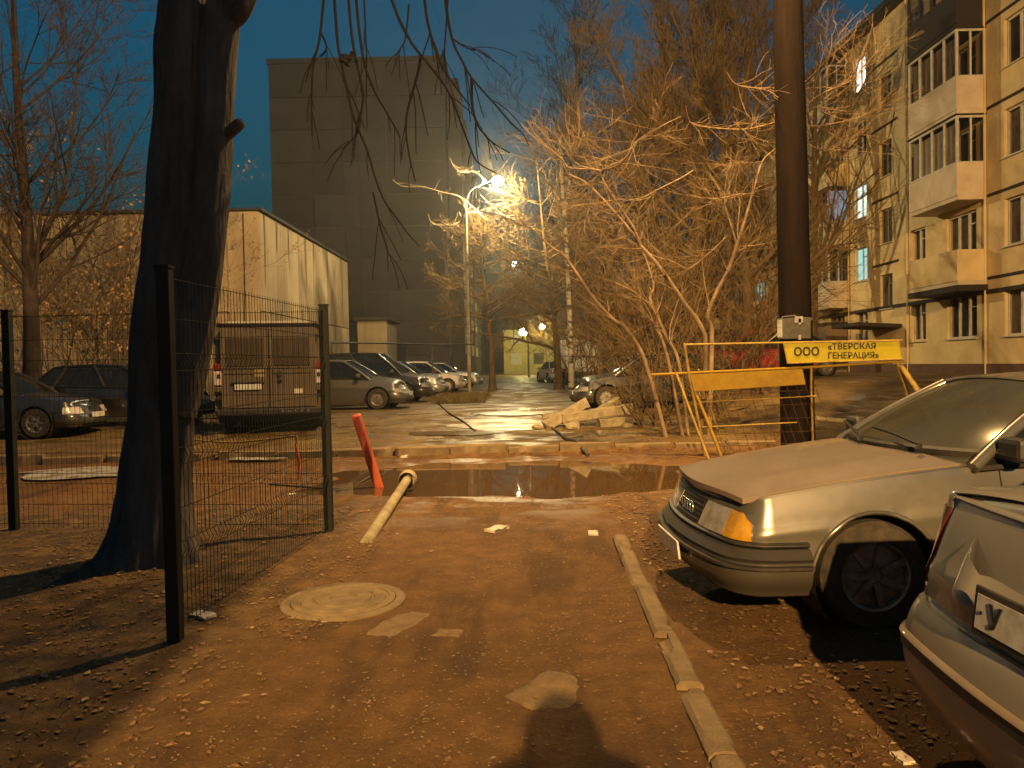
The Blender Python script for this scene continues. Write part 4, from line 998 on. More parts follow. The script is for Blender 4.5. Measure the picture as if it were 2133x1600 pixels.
# long side: loggia stacks stepping back
M['loggia'] = mat('loggia board', (0.20, 0.17, 0.10), .9, (0.13, 0.11, 0.07), 1.0)
for k, yy in enumerate((5.5, 17, 26, 38, 47, 59, 68)):
    for j in range(nst):
        o = link('loggia', box_mesh('lg', 1.1, 5.2, 1.05, 'loggia'), tw); o.location = (W_ + .57, yy, zb + st_h * j + .62)
        if k < 3:
            o2 = link('window_band', box_mesh('lgw', .9, 5.0, 1.35, 'dark_room'), o); o2.location = (-.05, 0, 1.22)
    MB().bb(W_ + .003, W_ + 1.14, yy - 2.75, yy - 2.62, 0, zb + st_h * nst - .9 - .0).build('fin_wall', 'tower_panel', tw)
for k, yy in enumerate((11.2, 32, 53)):
    for j in range(nst):
        o = link('window', box_mesh('stw', .06, 1.5, 1.4, 'dark_room'), tw); o.location = (W_ + .03, yy, zb + st_h * j + 1.6)

# ---- low pale building on the left
M['low_wall'] = mat('stained pale plaster', (0.40, 0.315, 0.20), .9, (0.23, 0.165, 0.095), .55, bump=.2, bscale=18, stretch=(1, 1, .35), detail=9)
M['low_wall2'] = mat('stained pale plaster darker', (0.36, 0.28, 0.175), .9, (0.20, 0.145, 0.082), .7, bump=.2, bscale=18, stretch=(1, 1, .35), detail=9)
M['streak'] = mat('rain streak', (0.13, 0.085, 0.045), .95, (0.22, 0.155, 0.085), 2.0, stretch=(3, 3, .3))
DB = 28.0; cB = P(540, 440, DB); eB = P(737, 546, 43.0); hB = cB.z - .35
bl = thing('low_building', 'low pale plastered building with stained lit side wall', 'building', (cB.x, DB, .35))
lenB = 43.0 - DB; h2 = eB.z - .35
MB().bb(-14, -.16, .16, lenB - .01, -.5, min(hB, h2) - .3).build('core', 'low_wall2', bl)
# side wall panels (separate bays), dropping a little to the far end
nb = 6
for i in range(nb):
    a, b = lenB * i / nb, lenB * (i + 1) / nb; za = hB + (h2 - hB) * i / nb; zb_ = hB + (h2 - hB) * (i + 1) / nb
    for r, (f0, f1) in enumerate(((0, .48), (.48, 1.0))):
        mb = MB(); g = .018; dx = random.uniform(-.012, .012)
        z00 = -.4 if r == 0 else za * f0 + g; z01 = -.4 if r == 0 else zb_ * f0 + g; z10 = za * f1 - g; z11 = zb_ * f1 - g
        v = [(-.15 + dx, a + g, z00), (dx, a + g, z00), (dx, b - g, z01), (-.15 + dx, b - g, z01), (-.15 + dx, a + g, z10), (dx, a + g, z10), (dx, b - g, z11), (-.15 + dx, b - g, z11)]
        mb.add(v, [(0, 3, 2, 1), (4, 5, 6, 7), (0, 1, 5, 4), (1, 2, 6, 5), (2, 3, 7, 6), (3, 0, 4, 7)])
        mb.build('wall_panel', 'low_wall' if (i + r) % 3 else 'low_wall2', bl, bevel=.01)
for i in range(6):
    x1 = -.155 - i * 2.3; x0 = x1 - 2.27
    for r, (f0, f1) in enumerate(((0, .48), (.48, 1.0))):
        z0 = -.4 if r == 0 else hB * f0 + .018; z1 = hB * f1 - .018
        mb = MB(); dy = random.uniform(-.012, .012); mb.bb(x0, x1, dy, dy + .15, z0, z1); mb.build('wall_panel', 'low_wall' if (i * 2 + r) % 3 else 'low_wall2', bl, bevel=.01)
# corner pilaster, coping and rust streaks
MB().bb(-1.15, -.02, -.10, -.016, -.4, hB - .02).build('pilaster', 'low_wall', bl)
mb = MB(); v = []
for y, z in ((-.2, hB), (lenB + .1, h2)):
    v += [(-.5, y, z), (.14, y, z), (.14, y, z + .10), (-.5, y, z + .10)]
mb.add(v, [(0, 1, 2, 3), (7, 6, 5, 4), (0, 4, 5, 1), (1, 5, 6, 2), (2, 6, 7, 3), (3, 7, 4, 0)]); mb.build('coping', 'roof_felt', bl)
MB().bb(-14, -.503, -.2, .3, hB + .003, hB + .10).build('coping', 'roof_felt', bl)
mb = MB(); mb.tube([(-.55, -.14, hB - .1), (-.56, -.13, hB * .6), (-.62, -.14, hB * .3), (-.6, -.13, .2)], .022, 6); mb.build('cable', 'roof_felt', bl)
for i, (yy, wd, l) in enumerate(((.5, .16, 2.6), (2.0, .2, 1.2), (3.6, .12, 1.7), (6.2, .22, 2.2), (7.6, .12, 1.0), (10.2, .2, 1.9), (13.4, .3, 2.6))):
    zt = hB + (h2 - hB) * yy / lenB - .03; mb = MB(); rows_ = []
    for k in range(6):
        f = k / 5; q = wd * (1 - f * .75) / 2; rows_.append([(.016, yy - q + .03 * math.sin(k + i), zt - l * f), (.017, yy + q + .03 * math.sin(k + i), zt - l * f)])
    mb.grid(rows_, flip=True); mb.build('rain_streak', 'streak', bl)
MB().bb(-.9, -.02, lenB + .002, lenB + .12, -.4, h2 - .02).build('end_pilaster', 'roof_felt', bl)
# annex beyond its far end
pa = P(745, 700, 47); pb = P(806, 700, 47); zt = P(775, 668, 47).z
an = thing('annex_shed', 'small flat-roofed shed at the far end of the low building', 'shed', (pa.x, 47, .35))
MB().bb(0, pb.x - pa.x, 0, 4, -.4, zt - .35).build('wall', 'low_wall2', an)
MB().bb(-.2, pb.x - pa.x + .25, -.3, 4.2, zt - .347, zt - .12).build('roof', 'roof_felt', an)
MB().bb(.3, 1.15, -.03, -.004, -.35, 1.75).build('door', 'win_frame_dark', an)
# ---- far yellow house across the end of the yard
pa = P(1050, 760, 104); pb = P(1330, 760, 104); zt = P(1100, 682, 104).z
fh = thing('far_house', 'yellow house lit by lamps at the far end of the yard', 'building', (pa.x, 104, .35))
M['far_yellow'] = mat('far yellow plaster', (0.55, 0.47, 0.14), .9, (0.42, 0.36, 0.12), .6)
mb = MB(); wf = pb.x - pa.x; fo = [(1.0 + i * 3.0, 2.4 + i * 3.0, 1.3 + j * 2.8, 2.8 + j * 2.8) for i in range(6) for j in range(2)]
fo = [o for o in fo if o[1] < wf - .3]
wall_openings(mb, (0, 0, 0), (1, 0, 0), (0, -1, 0), 0, wf, -.5, 6.0, fo, .15); mb.bb(0, wf, .2, 9, -.5, 6.0); mb.build('wall', 'far_yellow', fh)
for o_ in fo: MB().bb(o_[0], o_[1], .10, .16, o_[2], o_[3]).build('window', 'dark_room' if o_[0] > 1.5 else 'win_frame', fh)
MB().bb(-.3, wf + .3, -.3, 9.3, 6.003, 6.3).build('roof', 'roof_felt', fh)
# ---- far dark house on the left end of the yard, and an added block, unseen behind the viewer, placed to shade the left verge
fd = thing('far_house', 'dim house beyond the tower filling the gap under the trees', 'building', (-30, 150, .35))
mb = MB(); fo = [(2 + i * 4, 3.5 + i * 4, 1.5 + j * 2.8, 3 + j * 2.8) for i in range(24) for j in range(5)]
wall_openings(mb, (0, 0, 0), (1, 0, 0), (0, -1, 0), 0, 100, -.5, 15, fo, .15); mb.bb(0, 100, .2, 9, -.5, 15); mb.build('wall', 'brick_dark', fd)
for o_ in fo: MB().bb(o_[0], o_[1], .10, .16, o_[2], o_[3]).build('window', 'dark_room', fd)
MB().bb(-.3, 100.3, -.3, 9.3, 15.003, 15.4).build('roof', 'roof_felt', fd)
bh = thing('added_shade_house', 'added brick block behind the viewer, set there to shade the left verge', 'building', (-1.52, -7.5, 0))
MB().bb(-16, .22, -2.2, 2.2, -.3, 7.6).build('wall', 'brick_dark', bh)
MB().bb(-16.3, .25, -2.3, 2.3, 7.603, 7.75).build('roof', 'roof_felt', bh)
# ================================================================== VEHICLES
def lerp_pts(pts, x):
    xs_ = [p[0] for p in pts]; zs_ = [p[1] for p in pts]
    return float(np.interp(x, xs_, zs_))
def smooth_pts(pts, x):
    """monotone-ish smooth interpolation (pts sorted by x)"""
    xs_ = [p[0] for p in pts]
    if x <= xs_[0]: return pts[0][1]
    if x >= xs_[-1]: return pts[-1][1]
    for i in range(len(pts) - 1):
        if xs_[i] <= x <= xs_[i + 1]:
            t = (x - xs_[i]) / (xs_[i + 1] - xs_[i]); a = pts[max(i - 1, 0)]; b = pts[i]; c = pts[i + 1]; d = pts[min(i + 2, len(pts) - 1)]
            h = c[0] - b[0]
            m1 = (c[1] - a[1]) / max(1e-6, c[0] - a[0]) * h; m2 = (d[1] - b[1]) / max(1e-6, d[0] - b[0]) * h
            return (2 * t ** 3 - 3 * t ** 2 + 1) * b[1] + (t ** 3 - 2 * t ** 2 + t) * m1 + (-2 * t ** 3 + 3 * t ** 2) * c[1] + (t ** 3 - t ** 2) * m2
class Car:
    """car in local coordinates: nose to +x, left to +y"""
    def __init__(s, L, W, H, wb, fo, tyre=.31, sh=None, ct=None, zb=.2, bowf=.10, rcf=.22, bowr=.08, rcr=.20, slant=.05, rslant=.04, barrel=.03, gh=None, side_n=60, K=16):
        s.L, s.W, s.H = L, W, H; s.w = W / 2; s.xf = L / 2; s.xr = -L / 2; s.tyre = tyre
        s.wf = s.xf - fo; s.wr = s.wf - wb; s.sh = sh; s.ct = ct or sh; s.zb = zb; s.slant, s.rslant = slant, rslant; s.gh = gh; s.K = K
        pts = []
        def add(x, y, nx_, ny_): pts.append((x, y, nx_, ny_))
        w_ = s.w
        for k in range(12):
            y = (w_ - rcf) * k / 11; x = s.xf - bowf * (y / w_) ** 2; n = Vector((1, 2 * bowf * y / w_ ** 2)).normalized(); add(x, y, n.x, n.y)
        a0 = math.atan2(pts[-1][3], pts[-1][2]); cx = pts[-1][0] - rcf * math.cos(a0); cyy = pts[-1][1] - rcf * math.sin(a0)
        for k in range(1, 9):
            a = a0 + (math.pi / 2 - a0) * k / 8; add(cx + rcf * math.cos(a), cyy + rcf * math.sin(a), math.cos(a), math.sin(a))
        xs0, ys0 = pts[-1][0], pts[-1][1]
        # rear corner
        rear = []
        for k in range(12):
            y = (w_ - rcr) * k / 11; x = s.xr + bowr * (y / w_) ** 2; n = Vector((-1, 2 * bowr * y / w_ ** 2)).normalized(); rear.append((x, y, n.x, n.y))
        a0 = math.atan2(rear[-1][3], -rear[-1][2]); cx2 = rear[-1][0] + rcr * math.cos(a0); cy2 = rear[-1][1] - rcr * math.sin(a0)
        for k in range(1, 9):
            a = a0 + (math.pi / 2 - a0) * k / 8; rear.append((cx2 - rcr * math.cos(a), cy2 + rcr * math.sin(a), -math.cos(a), math.sin(a)))
        xe, ye = rear[-1][0], rear[-1][1]
        for k in range(1, side_n):
            f = k / side_n; x = xs0 + (xe - xs0) * f; y = ys0 + (ye - ys0) * f + barrel * math.sin(math.pi * f); add(x, y, 0, 1)
        s.pts = pts + rear[::-1]
        s.S = [0.0]
        for i in range(1, len(s.pts)): s.S.append(s.S[-1] + math.hypot(s.pts[i][0] - s.pts[i - 1][0], s.pts[i][1] - s.pts[i - 1][1]))
        s.total = s.S[-1]
    def shz(s, x): return smooth_pts(s.sh, x)
    def ctz(s, x): return smooth_pts(s.ct, x)
    def inset(s, t, nx_):
        o = .055 * max(0, (.35 - t) / .35) ** 2 + .055 * max(0, (t - .55) / .45) ** 1.6 - .012 * math.exp(-((t - .62) / .05) ** 2)
        if nx_ > 0: o += s.slant * t ** 1.5 * nx_
        elif nx_ < 0: o += s.rslant * t ** 1.5 * -nx_
        return o
    def raw(s, q):
        q = min(max(q, 0), s.total); i = int(np.searchsorted(s.S, q)) ; i = min(max(i, 1), len(s.S) - 1); f = (q - s.S[i - 1]) / max(1e-9, s.S[i] - s.S[i - 1])
        a, b = s.pts[i - 1], s.pts[i]; return tuple(a[k] + (b[k] - a[k]) * f for k in range(4))
    def pt(s, q, z, off=0.0, side=1):
        x, y, nx_, ny_ = s.raw(q); zs_ = s.shz(x); t = (z - s.zb) / (zs_ - s.zb); o = s.inset(min(max(t, 0), 1), nx_) - off
        return Vector((x - nx_ * o, (y - ny_ * o) * side, z))
    def s_of_x(s, x):
        """arc position on the flank at x"""
        i0, i1 = 20, len(s.pts) - 20
        for i in range(i0, i1):
            if s.pts[i + 1][0] <= x <= s.pts[i][0]:
                f = (s.pts[i][0] - x) / max(1e-9, s.pts[i][0] - s.pts[i + 1][0]); return s.S[i] + (s.S[i + 1] - s.S[i]) * f
        return s.S[i0]
    def body(s, parent, pm, cut_interior=True):
        """flanks, nose, tail and deck with open wheel arches"""
        mb = MB(); K = s.K; N = len(s.pts); AR = s.tyre + .055
        for side in (1, -1):
            rows = []
            for k in range(K + 1):
                t = k / K; r = []
                for (x, y, nx_, ny_) in s.pts:
                    zs_ = s.shz(x); z = s.zb + (zs_ - s.zb) * t; o = s.inset(t, nx_)
                    r.append(Vector((x - nx_ * o, (y - ny_ * o) * side, z)))
                rows.append(r)
            # cells inside the wheel arches are left out and the edge is drawn onto the arch circle
            dead = set(); 
            for k in range(K):
                for i in range(N - 1):
                    c = (rows[k][i] + rows[k + 1][i + 1]) / 2
                    for xw in (s.wf, s.wr):
                        if abs(s.pts[i][3]) > .9 and math.hypot(c.x - xw, c.z - s.tyre) < AR: dead.add((k, i))
            edge = set()
            for (k, i) in dead:
                for a, b in ((k, i), (k + 1, i), (k, i + 1), (k + 1, i + 1)): edge.add((a, b))
            for (k, i) in edge:
                p = rows[k][i]; xw = min((s.wf, s.wr), key=lambda q: abs(q - p.x)); dx, dz = p.x - xw, p.z - s.tyre; l = math.hypot(dx, dz)
                if k == 0: dx = math.copysign(math.sqrt(max(1e-6, AR ** 2 - dz ** 2)), dx); p.x = xw + dx
                elif l > 1e-4: p.x = xw + dx / l * AR; p.z = s.tyre + dz / l * AR
            o = len(mb.v); mb.v += [tuple(p) for r in rows for p in r]
            for k in range(K):
                for i in range(N - 1):
                    if (k, i) in dead: continue
                    a = o + k * N + i; f = (a, a + N, a + N + 1, a + 1) if side == 1 else (a, a + 1, a + N + 1, a + N); mb.f.append(f); mb.mi.append(0)
        # deck
        M_ = 14; rows = []
        for (x, y, nx_, ny_) in s.pts:
            zs_ = s.shz(x); o = s.inset(1, nx_); xx = x - nx_ * o; yy = y - ny_ * o; r = []
            for j in range(M_ + 1):
                v = -1 + 2 * j / M_; v = math.copysign(abs(v) ** .8, v); q = abs(v); z = zs_ + (s.ctz(x) - zs_) * (1 - q ** 2.6); r.append(Vector((xx, yy * v, z)))
            rows.append(r)
        g = s.gh; n = M_ + 1; o = len(mb.v); mb.v += [tuple(p) for r in rows for p in r]
        for i in range(len(rows) - 1):
            for j in range(M_):
                xm = rows[i][j].x
                inside = cut_interior and g and g['c0'] + .12 < xm < g['a0'] - .12 and abs(rows[i][j].y) < s.w - .14
                a = o + i * n + j; mb.f.append((a, a + 1, a + n + 1, a + n)); mb.mi.append(1 if inside else 0)
        # underside
        rows = [[(p[0], p[1] * v * .9, s.zb + .02) for v in (-1, 0, 1)] for p in s.pts]; mb.cur = 1; mb.grid(rows); mb.cur = 0
        return mb.build('body', [pm, 'interior'], parent, smooth=38, merge=True)
    def strip(s, q0, q1, z0, z1, off, side=1, n=16, prof=None, nz=6, closed_back=True):
        """patch lying on the shell: arc range, height range; prof(t) shapes the cross-section"""
        rows = []
        for k in range(nz + 1):
            t = k / nz; o = off * (prof(t) if prof else 1)
            rows.append([s.pt(q0 + (q1 - q0) * i / n, (z0(q0 + (q1 - q0) * i / n) if callable(z0) else z0) * (1 - t) + (z1(q0 + (q1 - q0) * i / n) if callable(z1) else z1) * t, o, side) for i in range(n + 1)])
        if closed_back:
            back = lambda r: [p - Vector((0, 0, 0)) for p in r]
            zz0, zz1 = rows[0], rows[-1]
            b0 = [s.pt(q0 + (q1 - q0) * i / n, zz0[i].z, -.01, side) for i in range(n + 1)]; b1 = [s.pt(q0 + (q1 - q0) * i / n, zz1[i].z, -.01, side) for i in range(n + 1)]
            rows = [b0] + rows + [b1]
        mb = MB(); mb.grid(rows, flip=(side == -1))
        if closed_back:
            for e in (0, -1):
                col = [r[e] for r in rows]; mb.add(col, [tuple(range(len(col)))])
        return mb
    def both(s, nm, q0, q1, z0, z1, off, mt_, parent, n=16, prof=None, bev=0.0, one_piece=False, nz=6):
        """mirror pair; one_piece joins them across the centre line"""
        if one_piece:
            mb = s.strip(q0, q1, z0, z1, off, 1, n, prof, nz); m2 = s.strip(q0, q1, z0, z1, off, -1, n, prof, nz); mb.add(m2.v, m2.f); return mb.build(nm, mt_, parent, smooth=35)
        return [s.strip(q0, q1, z0, z1, off, sd, n, prof, nz).build(nm, mt_, parent, smooth=35) for sd in (1, -1)]
    def wheels(s, parent, rim='rim', spokes=6, detail=True, seg=36):
        R_ = s.tyre; tw = .09; rr = R_ * .64
        def tyre():
            mb = MB(); mb.lathe([(rr, -tw), (R_ * .93, -tw), (R_, -tw * .7), (R_, tw * .7), (R_ * .93, tw), (rr, tw * .96), (rr * .97, tw * .4)], seg, 'y')
            me = bpy.data.meshes.new('wheel'); me.from_pydata(mb.v, [], mb.f); me.materials.append(M['rubber']); me.polygons.foreach_set('use_smooth', [True] * len(me.polygons)); me.set_sharp_from_angle(angle=R(35)); return me
        def rimm():
            mb = MB(); mb.lathe([(rr * 1.0, tw * .97), (rr * .93, tw * .9), (rr * .88, tw * .55), (rr * .5, tw * .5), (rr * .22, tw * .62), (rr * .2, tw * .75), (0, tw * .75)], seg, 'y')
            if spokes:
                for k in range(spokes):
                    a = 2 * math.pi * k / spokes; mb.box((math.cos(a) * rr * .56, tw * .66, math.sin(a) * rr * .56), (rr * .7, tw * .35, rr * .2), Matrix.Rotation(-a, 3, 'Y'))
            me = bpy.data.meshes.new('rim'); me.from_pydata(mb.v, [], mb.f); me.materials.append(M[rim]); me.polygons.foreach_set('use_smooth', [True] * len(me.polygons)); me.set_sharp_from_angle(angle=R(30)); return me
        tm_ = tyre(); rm_ = rimm()
        for xw in (s.wf, s.wr):
            for sd in (1, -1):
                o = link('wheel', tm_, parent); o.location = (xw, sd * (s.w - tw - .035), R_); o.scale = (1, sd, 1) if False else (1, 1, 1); o.rotation_euler = (0, 0, 0 if sd == 1 else math.pi)
                link('rim', rm_, o)
                mb = MB(); AR = R_ + .05; mb.lathe([(AR, s.w - .015), (AR, s.w - .36), (0, s.w - .36)], 24, 'y'); ob = mb.build('wheel_well', 'well', parent); ob.location = (xw, 0, R_); ob.rotation_euler = (0, 0, 0 if sd == 1 else math.pi)
    def greenhouse(s, parent, pm, gm='glass', wind=None, pill=.038, panes=(0, .40, .82, 1.0), crown=.045):
        g = s.gh; a0, a1, c1, c0, zr, yb, yr = (g[k] for k in ('a0', 'a1', 'c1', 'c0', 'zr', 'yb', 'yr'))
        bow = g.get('bow', .14); rows = []
        zbelt = lambda x: s.shz(x) - .012
        ra = [Vector((a1 + .07 * (1 - v * v), v * yr, zr - crown * v * v - .035)) for v in np.linspace(-1, 1, 13)]
        rc = [Vector((c1 - .05 * (1 - v * v), v * yr, zr - crown * v * v - .04)) for v in np.linspace(-1, 1, 13)]
        n = 12
        for i in range(n + 1):
            f = i / n; lift = .045 * math.sin(math.pi * f) ** .6; rows.append([Vector((p.x + (q.x - p.x) * f, p.y + (.03 * math.sin(math.pi * f)) * (1 if p.y > 0 else -1 if p.y < 0 else 0), p.z + (q.z - p.z) * f + lift)) for p, q in zip(ra, rc)])
        mb = MB(); mb.grid(rows, flip=True); mb.grid([[p - Vector((0, 0, .03)) for p in r] for r in rows]); mb.build('roof', pm, parent, smooth=50)
        # windscreen and rear window
        def screen(nm, xb, edge, sgn, gmat):
            base = [Vector((xb + sgn * bow * (1 - v * v), v * yb, zbelt(xb) + .01)) for v in np.linspace(-1, 1, 13)]
            rr_ = []
            for k in range(8):
                f = k / 7; rr_.append([Vector((p.x + (q.x - p.x) * f + sgn * .025 * math.sin(math.pi * f), (p.y + (q.y - p.y) * f) * .955, p.z + (q.z - p.z) * f + .012 * math.sin(math.pi * f))) for p, q in zip(base, edge)])
            mb = MB(); mb.grid(rr_, flip=(sgn > 0)); o = mb.build(nm, gmat, parent, smooth=60)
            bd = MB(); bd.tube(rr_[0], .018, 5); bd.tube(rr_[-1], .014, 5); bd.tube([r[0] for r in rr_], .014, 5); bd.tube([r[-1] for r in rr_], .014, 5); bd.build('seal', 'black_plastic', o)
            for sd in (0, -1):
                e = [base[sd].lerp(edge[sd], k / 7) + Vector((sgn * .018 * math.sin(math.pi * k / 7), 0, .010 * math.sin(math.pi * k / 7))) for k in range(8)]
                pb = MB(); pb.tube(e, pill, 8); pb.build('pillar', pm, parent, smooth=60)
            return o
        scr = screen('windscreen', a0, ra, 1, wind or gm); screen('rear_window', c0, rc, -1, gm)
        # side panes
        for sd in (1, -1):
            top0, top1 = ra[0 if sd < 0 else -1], rc[0 if sd < 0 else -1]
            B = lambda u: Vector((a0 + (c0 - a0) * u, sd * (yb + .012 * math.sin(math.pi * u)), zbelt(a0 + (c0 - a0) * u) + .005))
            T = lambda u: top0.lerp(top1, u) + Vector((0, sd * .03 * math.sin(math.pi * u), .035 * math.sin(math.pi * u) ** .6))
            for k in range(len(panes) - 1):
                u0, u1 = panes[k] + .014, panes[k + 1] - .014; rr_ = []
                for i in range(6):
                    f = i / 5; rr_.append([(B(u).lerp(T(u), f)) - Vector((0, sd * .012, 0)) + Vector((0, sd * .015 * math.sin(math.pi * f), 0)) for u in np.linspace(u0, u1, 9)])
                mb = MB(); mb.grid(rr_, flip=(sd > 0)); mb.build('side_window', gm, parent, smooth=60)
            for k in panes[1:-1]:
                e = [B(k).lerp(T(k), f) for f in np.linspace(0, 1, 5)]; pb = MB(); pb.tube(e, pill * .8, 6); pb.build('pillar', 'black_plastic', parent)
            rail = MB(); rail.tube([T(u) for u in np.linspace(0, 1, 11)], .028, 6); rail.build('roof_rail', pm, parent, smooth=60)
            belt = MB(); belt.tube([B(u) + Vector((0, sd * .012, 0)) for u in np.linspace(0, 1, 11)], .014, 5); belt.build('belt_trim', 'black_plastic', parent)
            # quarter panel behind the last pane
            q = MB(); u0 = panes[-2] if g.get('cfill') else None
            if u0:
                rr_ = [[B(u).lerp(T(u), f) + Vector((0, sd * .004, 0)) for u in np.linspace(u0, 1, 5)] for f in np.linspace(0, 1, 5)]
                q.grid(rr_, flip=(sd > 0)); q.build('quarter_panel', pm, parent, smooth=60)
        MB().bb(c0 + .1, a0 - .25, -yb + .12, yb - .12, .30, s.shz((a0 + c0) / 2) - .10).build('cabin_floor', 'interior', parent)
        for xx in (a0 - .95, a0 - 1.75):
            if xx > c0 + .2:
                for yy in (-.36, .36):
                    mb = MB(); mb.box((xx, yy, .85), (.16, .46, .6), Matrix.Rotation(-.2, 3, 'Y')); mb.box((xx - .08, yy, 1.2), (.09, .22, .16)); mb.build('seat', 'interior', parent, bevel=.04)
        return scr
def round_prof(t): return math.sin(math.pi * min(max(t, 0), 1)) ** .45
def mirror(parent, x, y, z, pm):
    mb = MB(); mb.lathe([(.0, -.06), (.07, -.055), (.10, -.02), (.10, .03), (.085, .05), (0, .05)], 14, 'x'); o = mb.build('mirror', pm, parent, smooth=40); o.location = (x, y, z); o.scale = (1, 1.15, .75); return o

def std_car(name, label, pos, rz, spec, pmat, cat='car', group='cars parked in the yard', lights=True, rim='rim', spokes=6, gm='glass', front_lens='lens', panes=(0, .40, .82, 1.0), zoff=0.0):
    s = Car(**spec); t = thing(name, label, cat, (pos[0], pos[1], zg(pos[0], pos[1]) + zoff), rz, group)
    s.body(t, pmat); s.wheels(t, rim, spokes, seg=24); s.greenhouse(t, pmat, gm, panes=panes)
    zf = s.shz(s.xf - .05); zr = s.shz(s.xr + .05)
    s.both('bumper', 0, s.s_of_x(s.wf + s.tyre + .1), .24, .50, .045, pmat, t, 22, round_prof, one_piece=True)
    s.both('rear_bumper', s.s_of_x(s.wr - s.tyre - .1), s.total, .26, .56, .045, pmat, t, 22, round_prof, one_piece=True)
    s.both('headlight', .42, .95, zf - .20, zf - .05, .012, front_lens, t, 12)
    s.both('tail_light', s.total - .85, s.total - .52, zr - .28, zr - .06, .012, 'red_lens', t, 10)
    s.both('grille', 0, .38, zf - .19, zf - .09, .010, 'black_plastic', t, 8, one_piece=True)
    s.both('air_intake', 0, .5, .27, .36, .052, 'black_plastic', t, 8, one_piece=True)
    mb = MB(); p = s.pt(0, .44, .062); mb.box(p, (.012, .52, .11)); mb.build('number_plate', 'plate', t)
    p = s.pt(s.total, .62, .02); MB().box(p, (.012, .52, .11)).build('number_plate', 'plate', t)
    for sd in (1, -1): mirror(t, s.gh['a0'] - .28, sd * (s.w + .07), s.shz(s.gh['a0'] - .2) + .08, pmat)
    q0 = s.s_of_x(s.gh['a0'] - .1); q1 = s.s_of_x((s.gh['a0'] + s.gh['c0']) / 2 - .12)
    s.both('door_handle', q1 - .18, q1 - .02, s.shz(0) - .13, s.shz(0) - .105, .02, 'black_plastic', t, 3)
    zsh = s.shz(0)
    for q in (q0, q1): s.both('door_gap', q - .004, q + .004, .30, zsh - .02, .002, 'well', t, 1, closed_back=None) if False else None
    return t, s
# ---- specs
HATCH = dict(L=4.15, W=1.72, H=1.47, wb=2.55, fo=.85, tyre=.305, zb=.19, bowf=.16, rcf=.34, bowr=.08, rcr=.2, slant=.22, rslant=.05,
             sh=[(-2.08, .90), (-1.6, .96), (-.5, .93), (.7, .90), (1.2, .84), (1.7, .74), (2.08, .64)], ct=[(-2.08, .90), (-1.6, .96), (-.5, .95), (.7, .98), (1.2, .93), (1.7, .84), (2.08, .66)],
             gh=dict(a0=.98, a1=.20, c1=-1.35, c0=-1.80, zr=1.47, yb=.78, yr=.60, bow=.22))
SEDAN = dict(L=4.45, W=1.72, H=1.44, wb=2.62, fo=.88, tyre=.31, zb=.2, bowf=.14, rcf=.28, bowr=.09, rcr=.22, slant=.14, rslant=.06,
             sh=[(-2.22, .93), (-1.5, .96), (-.5, .93), (.7, .90), (1.3, .84), (1.8, .76), (2.22, .66)], ct=[(-2.22, .97), (-1.5, 1.0), (-.5, .95), (.7, .97), (1.3, .91), (1.8, .83), (2.22, .69)],
             gh=dict(a0=.95, a1=.18, c1=-.95, c0=-1.60, zr=1.44, yb=.78, yr=.60, bow=.18))
MPV = dict(L=4.5, W=1.78, H=1.75, wb=2.7, fo=.88, tyre=.32, zb=.22, bowf=.14, rcf=.30, bowr=.06, rcr=.16, slant=.16, rslant=.03,
           sh=[(-2.25, 1.02), (-1.5, 1.04), (0, 1.02), (1.0, .98), (1.5, .90), (1.9, .82), (2.25, .70)], ct=[(-2.25, 1.02), (0, 1.04), (1.0, 1.06), (1.5, .99), (1.9, .90), (2.25, .73)],
           gh=dict(a0=1.25, a1=.45, c1=-1.9, c0=-2.12, zr=1.75, yb=.82, yr=.68, bow=.2))
CP = {k: paint('paint ' + k, *v) for k, v in dict(
    dark=((0.030, 0.032, 0.034), .4, .3), grey=((0.15, 0.14, 0.135), .6, .3), black=((0.014, 0.013, 0.013), .3, .25), silver=((0.42, 0.41, 0.39), .7, .3), white=((0.62, 0.58, 0.52), .0, .35),
    red=((0.38, 0.030, 0.02), .2, .3), blue=((0.035, 0.04, 0.055), .4, .3)).items()}
def spot(px, py, d): p = P(px, py, d); return (p.x, p.y)
std_car('sedan', 'dark sedan parked before the leafy thicket, nose right', (spot(30, 860, 16.6)[0] - .55, 16.8), .02, SEDAN, CP['dark'], front_lens='white_lens', rim='rim')
std_car('hatchback', 'black hatchback mostly hidden between the twin trunk and the van', (spot(440, 860, 18.6)[0] - 2.15, 18.8), .03, HATCH, CP['black'])
std_car('hatchback', 'dirty grey hatchback beside the van with pale hubcaps', (spot(858, 840, 22.6)[0] - 2.1, 23.0), -.06, HATCH, CP['grey'], rim='rim', spokes=0)
std_car('minivan', 'black minivan parked behind the grey hatchback', (spot(892, 810, 26.5)[0] - 2.1, 27.0), -.04, MPV, CP['black'])
std_car('hatchback', 'silver hatchback nosing out behind the black minivan', (spot(930, 790, 32)[0] - 2.0, 32.0), -.08, HATCH, CP['silver'])
std_car('hatchback', 'pale wet hatchback farthest along the left row', (spot(972, 785, 37)[0] - 2.0, 37.0), -.08, HATCH, CP['white'])
std_car('sedan', 'dim sedan behind the lamp post on the left row', (spot(1000, 785, 43)[0] - 2.1, 43.0), -.05, SEDAN, CP['silver'])
std_car('minivan', 'dark hatch-backed car with glinting bonnet behind the concrete rubble', (spot(1185, 830, 20.3)[0] + 2.15, 20.8), math.pi + .05, HATCH, CP['dark'], rim='rim', spokes=7)
std_car('sedan', 'pale sedan far off before the white truck', (spot(1140, 785, 50)[0] + .6, 52), math.pi * .5 + .2, SEDAN, CP['white'])
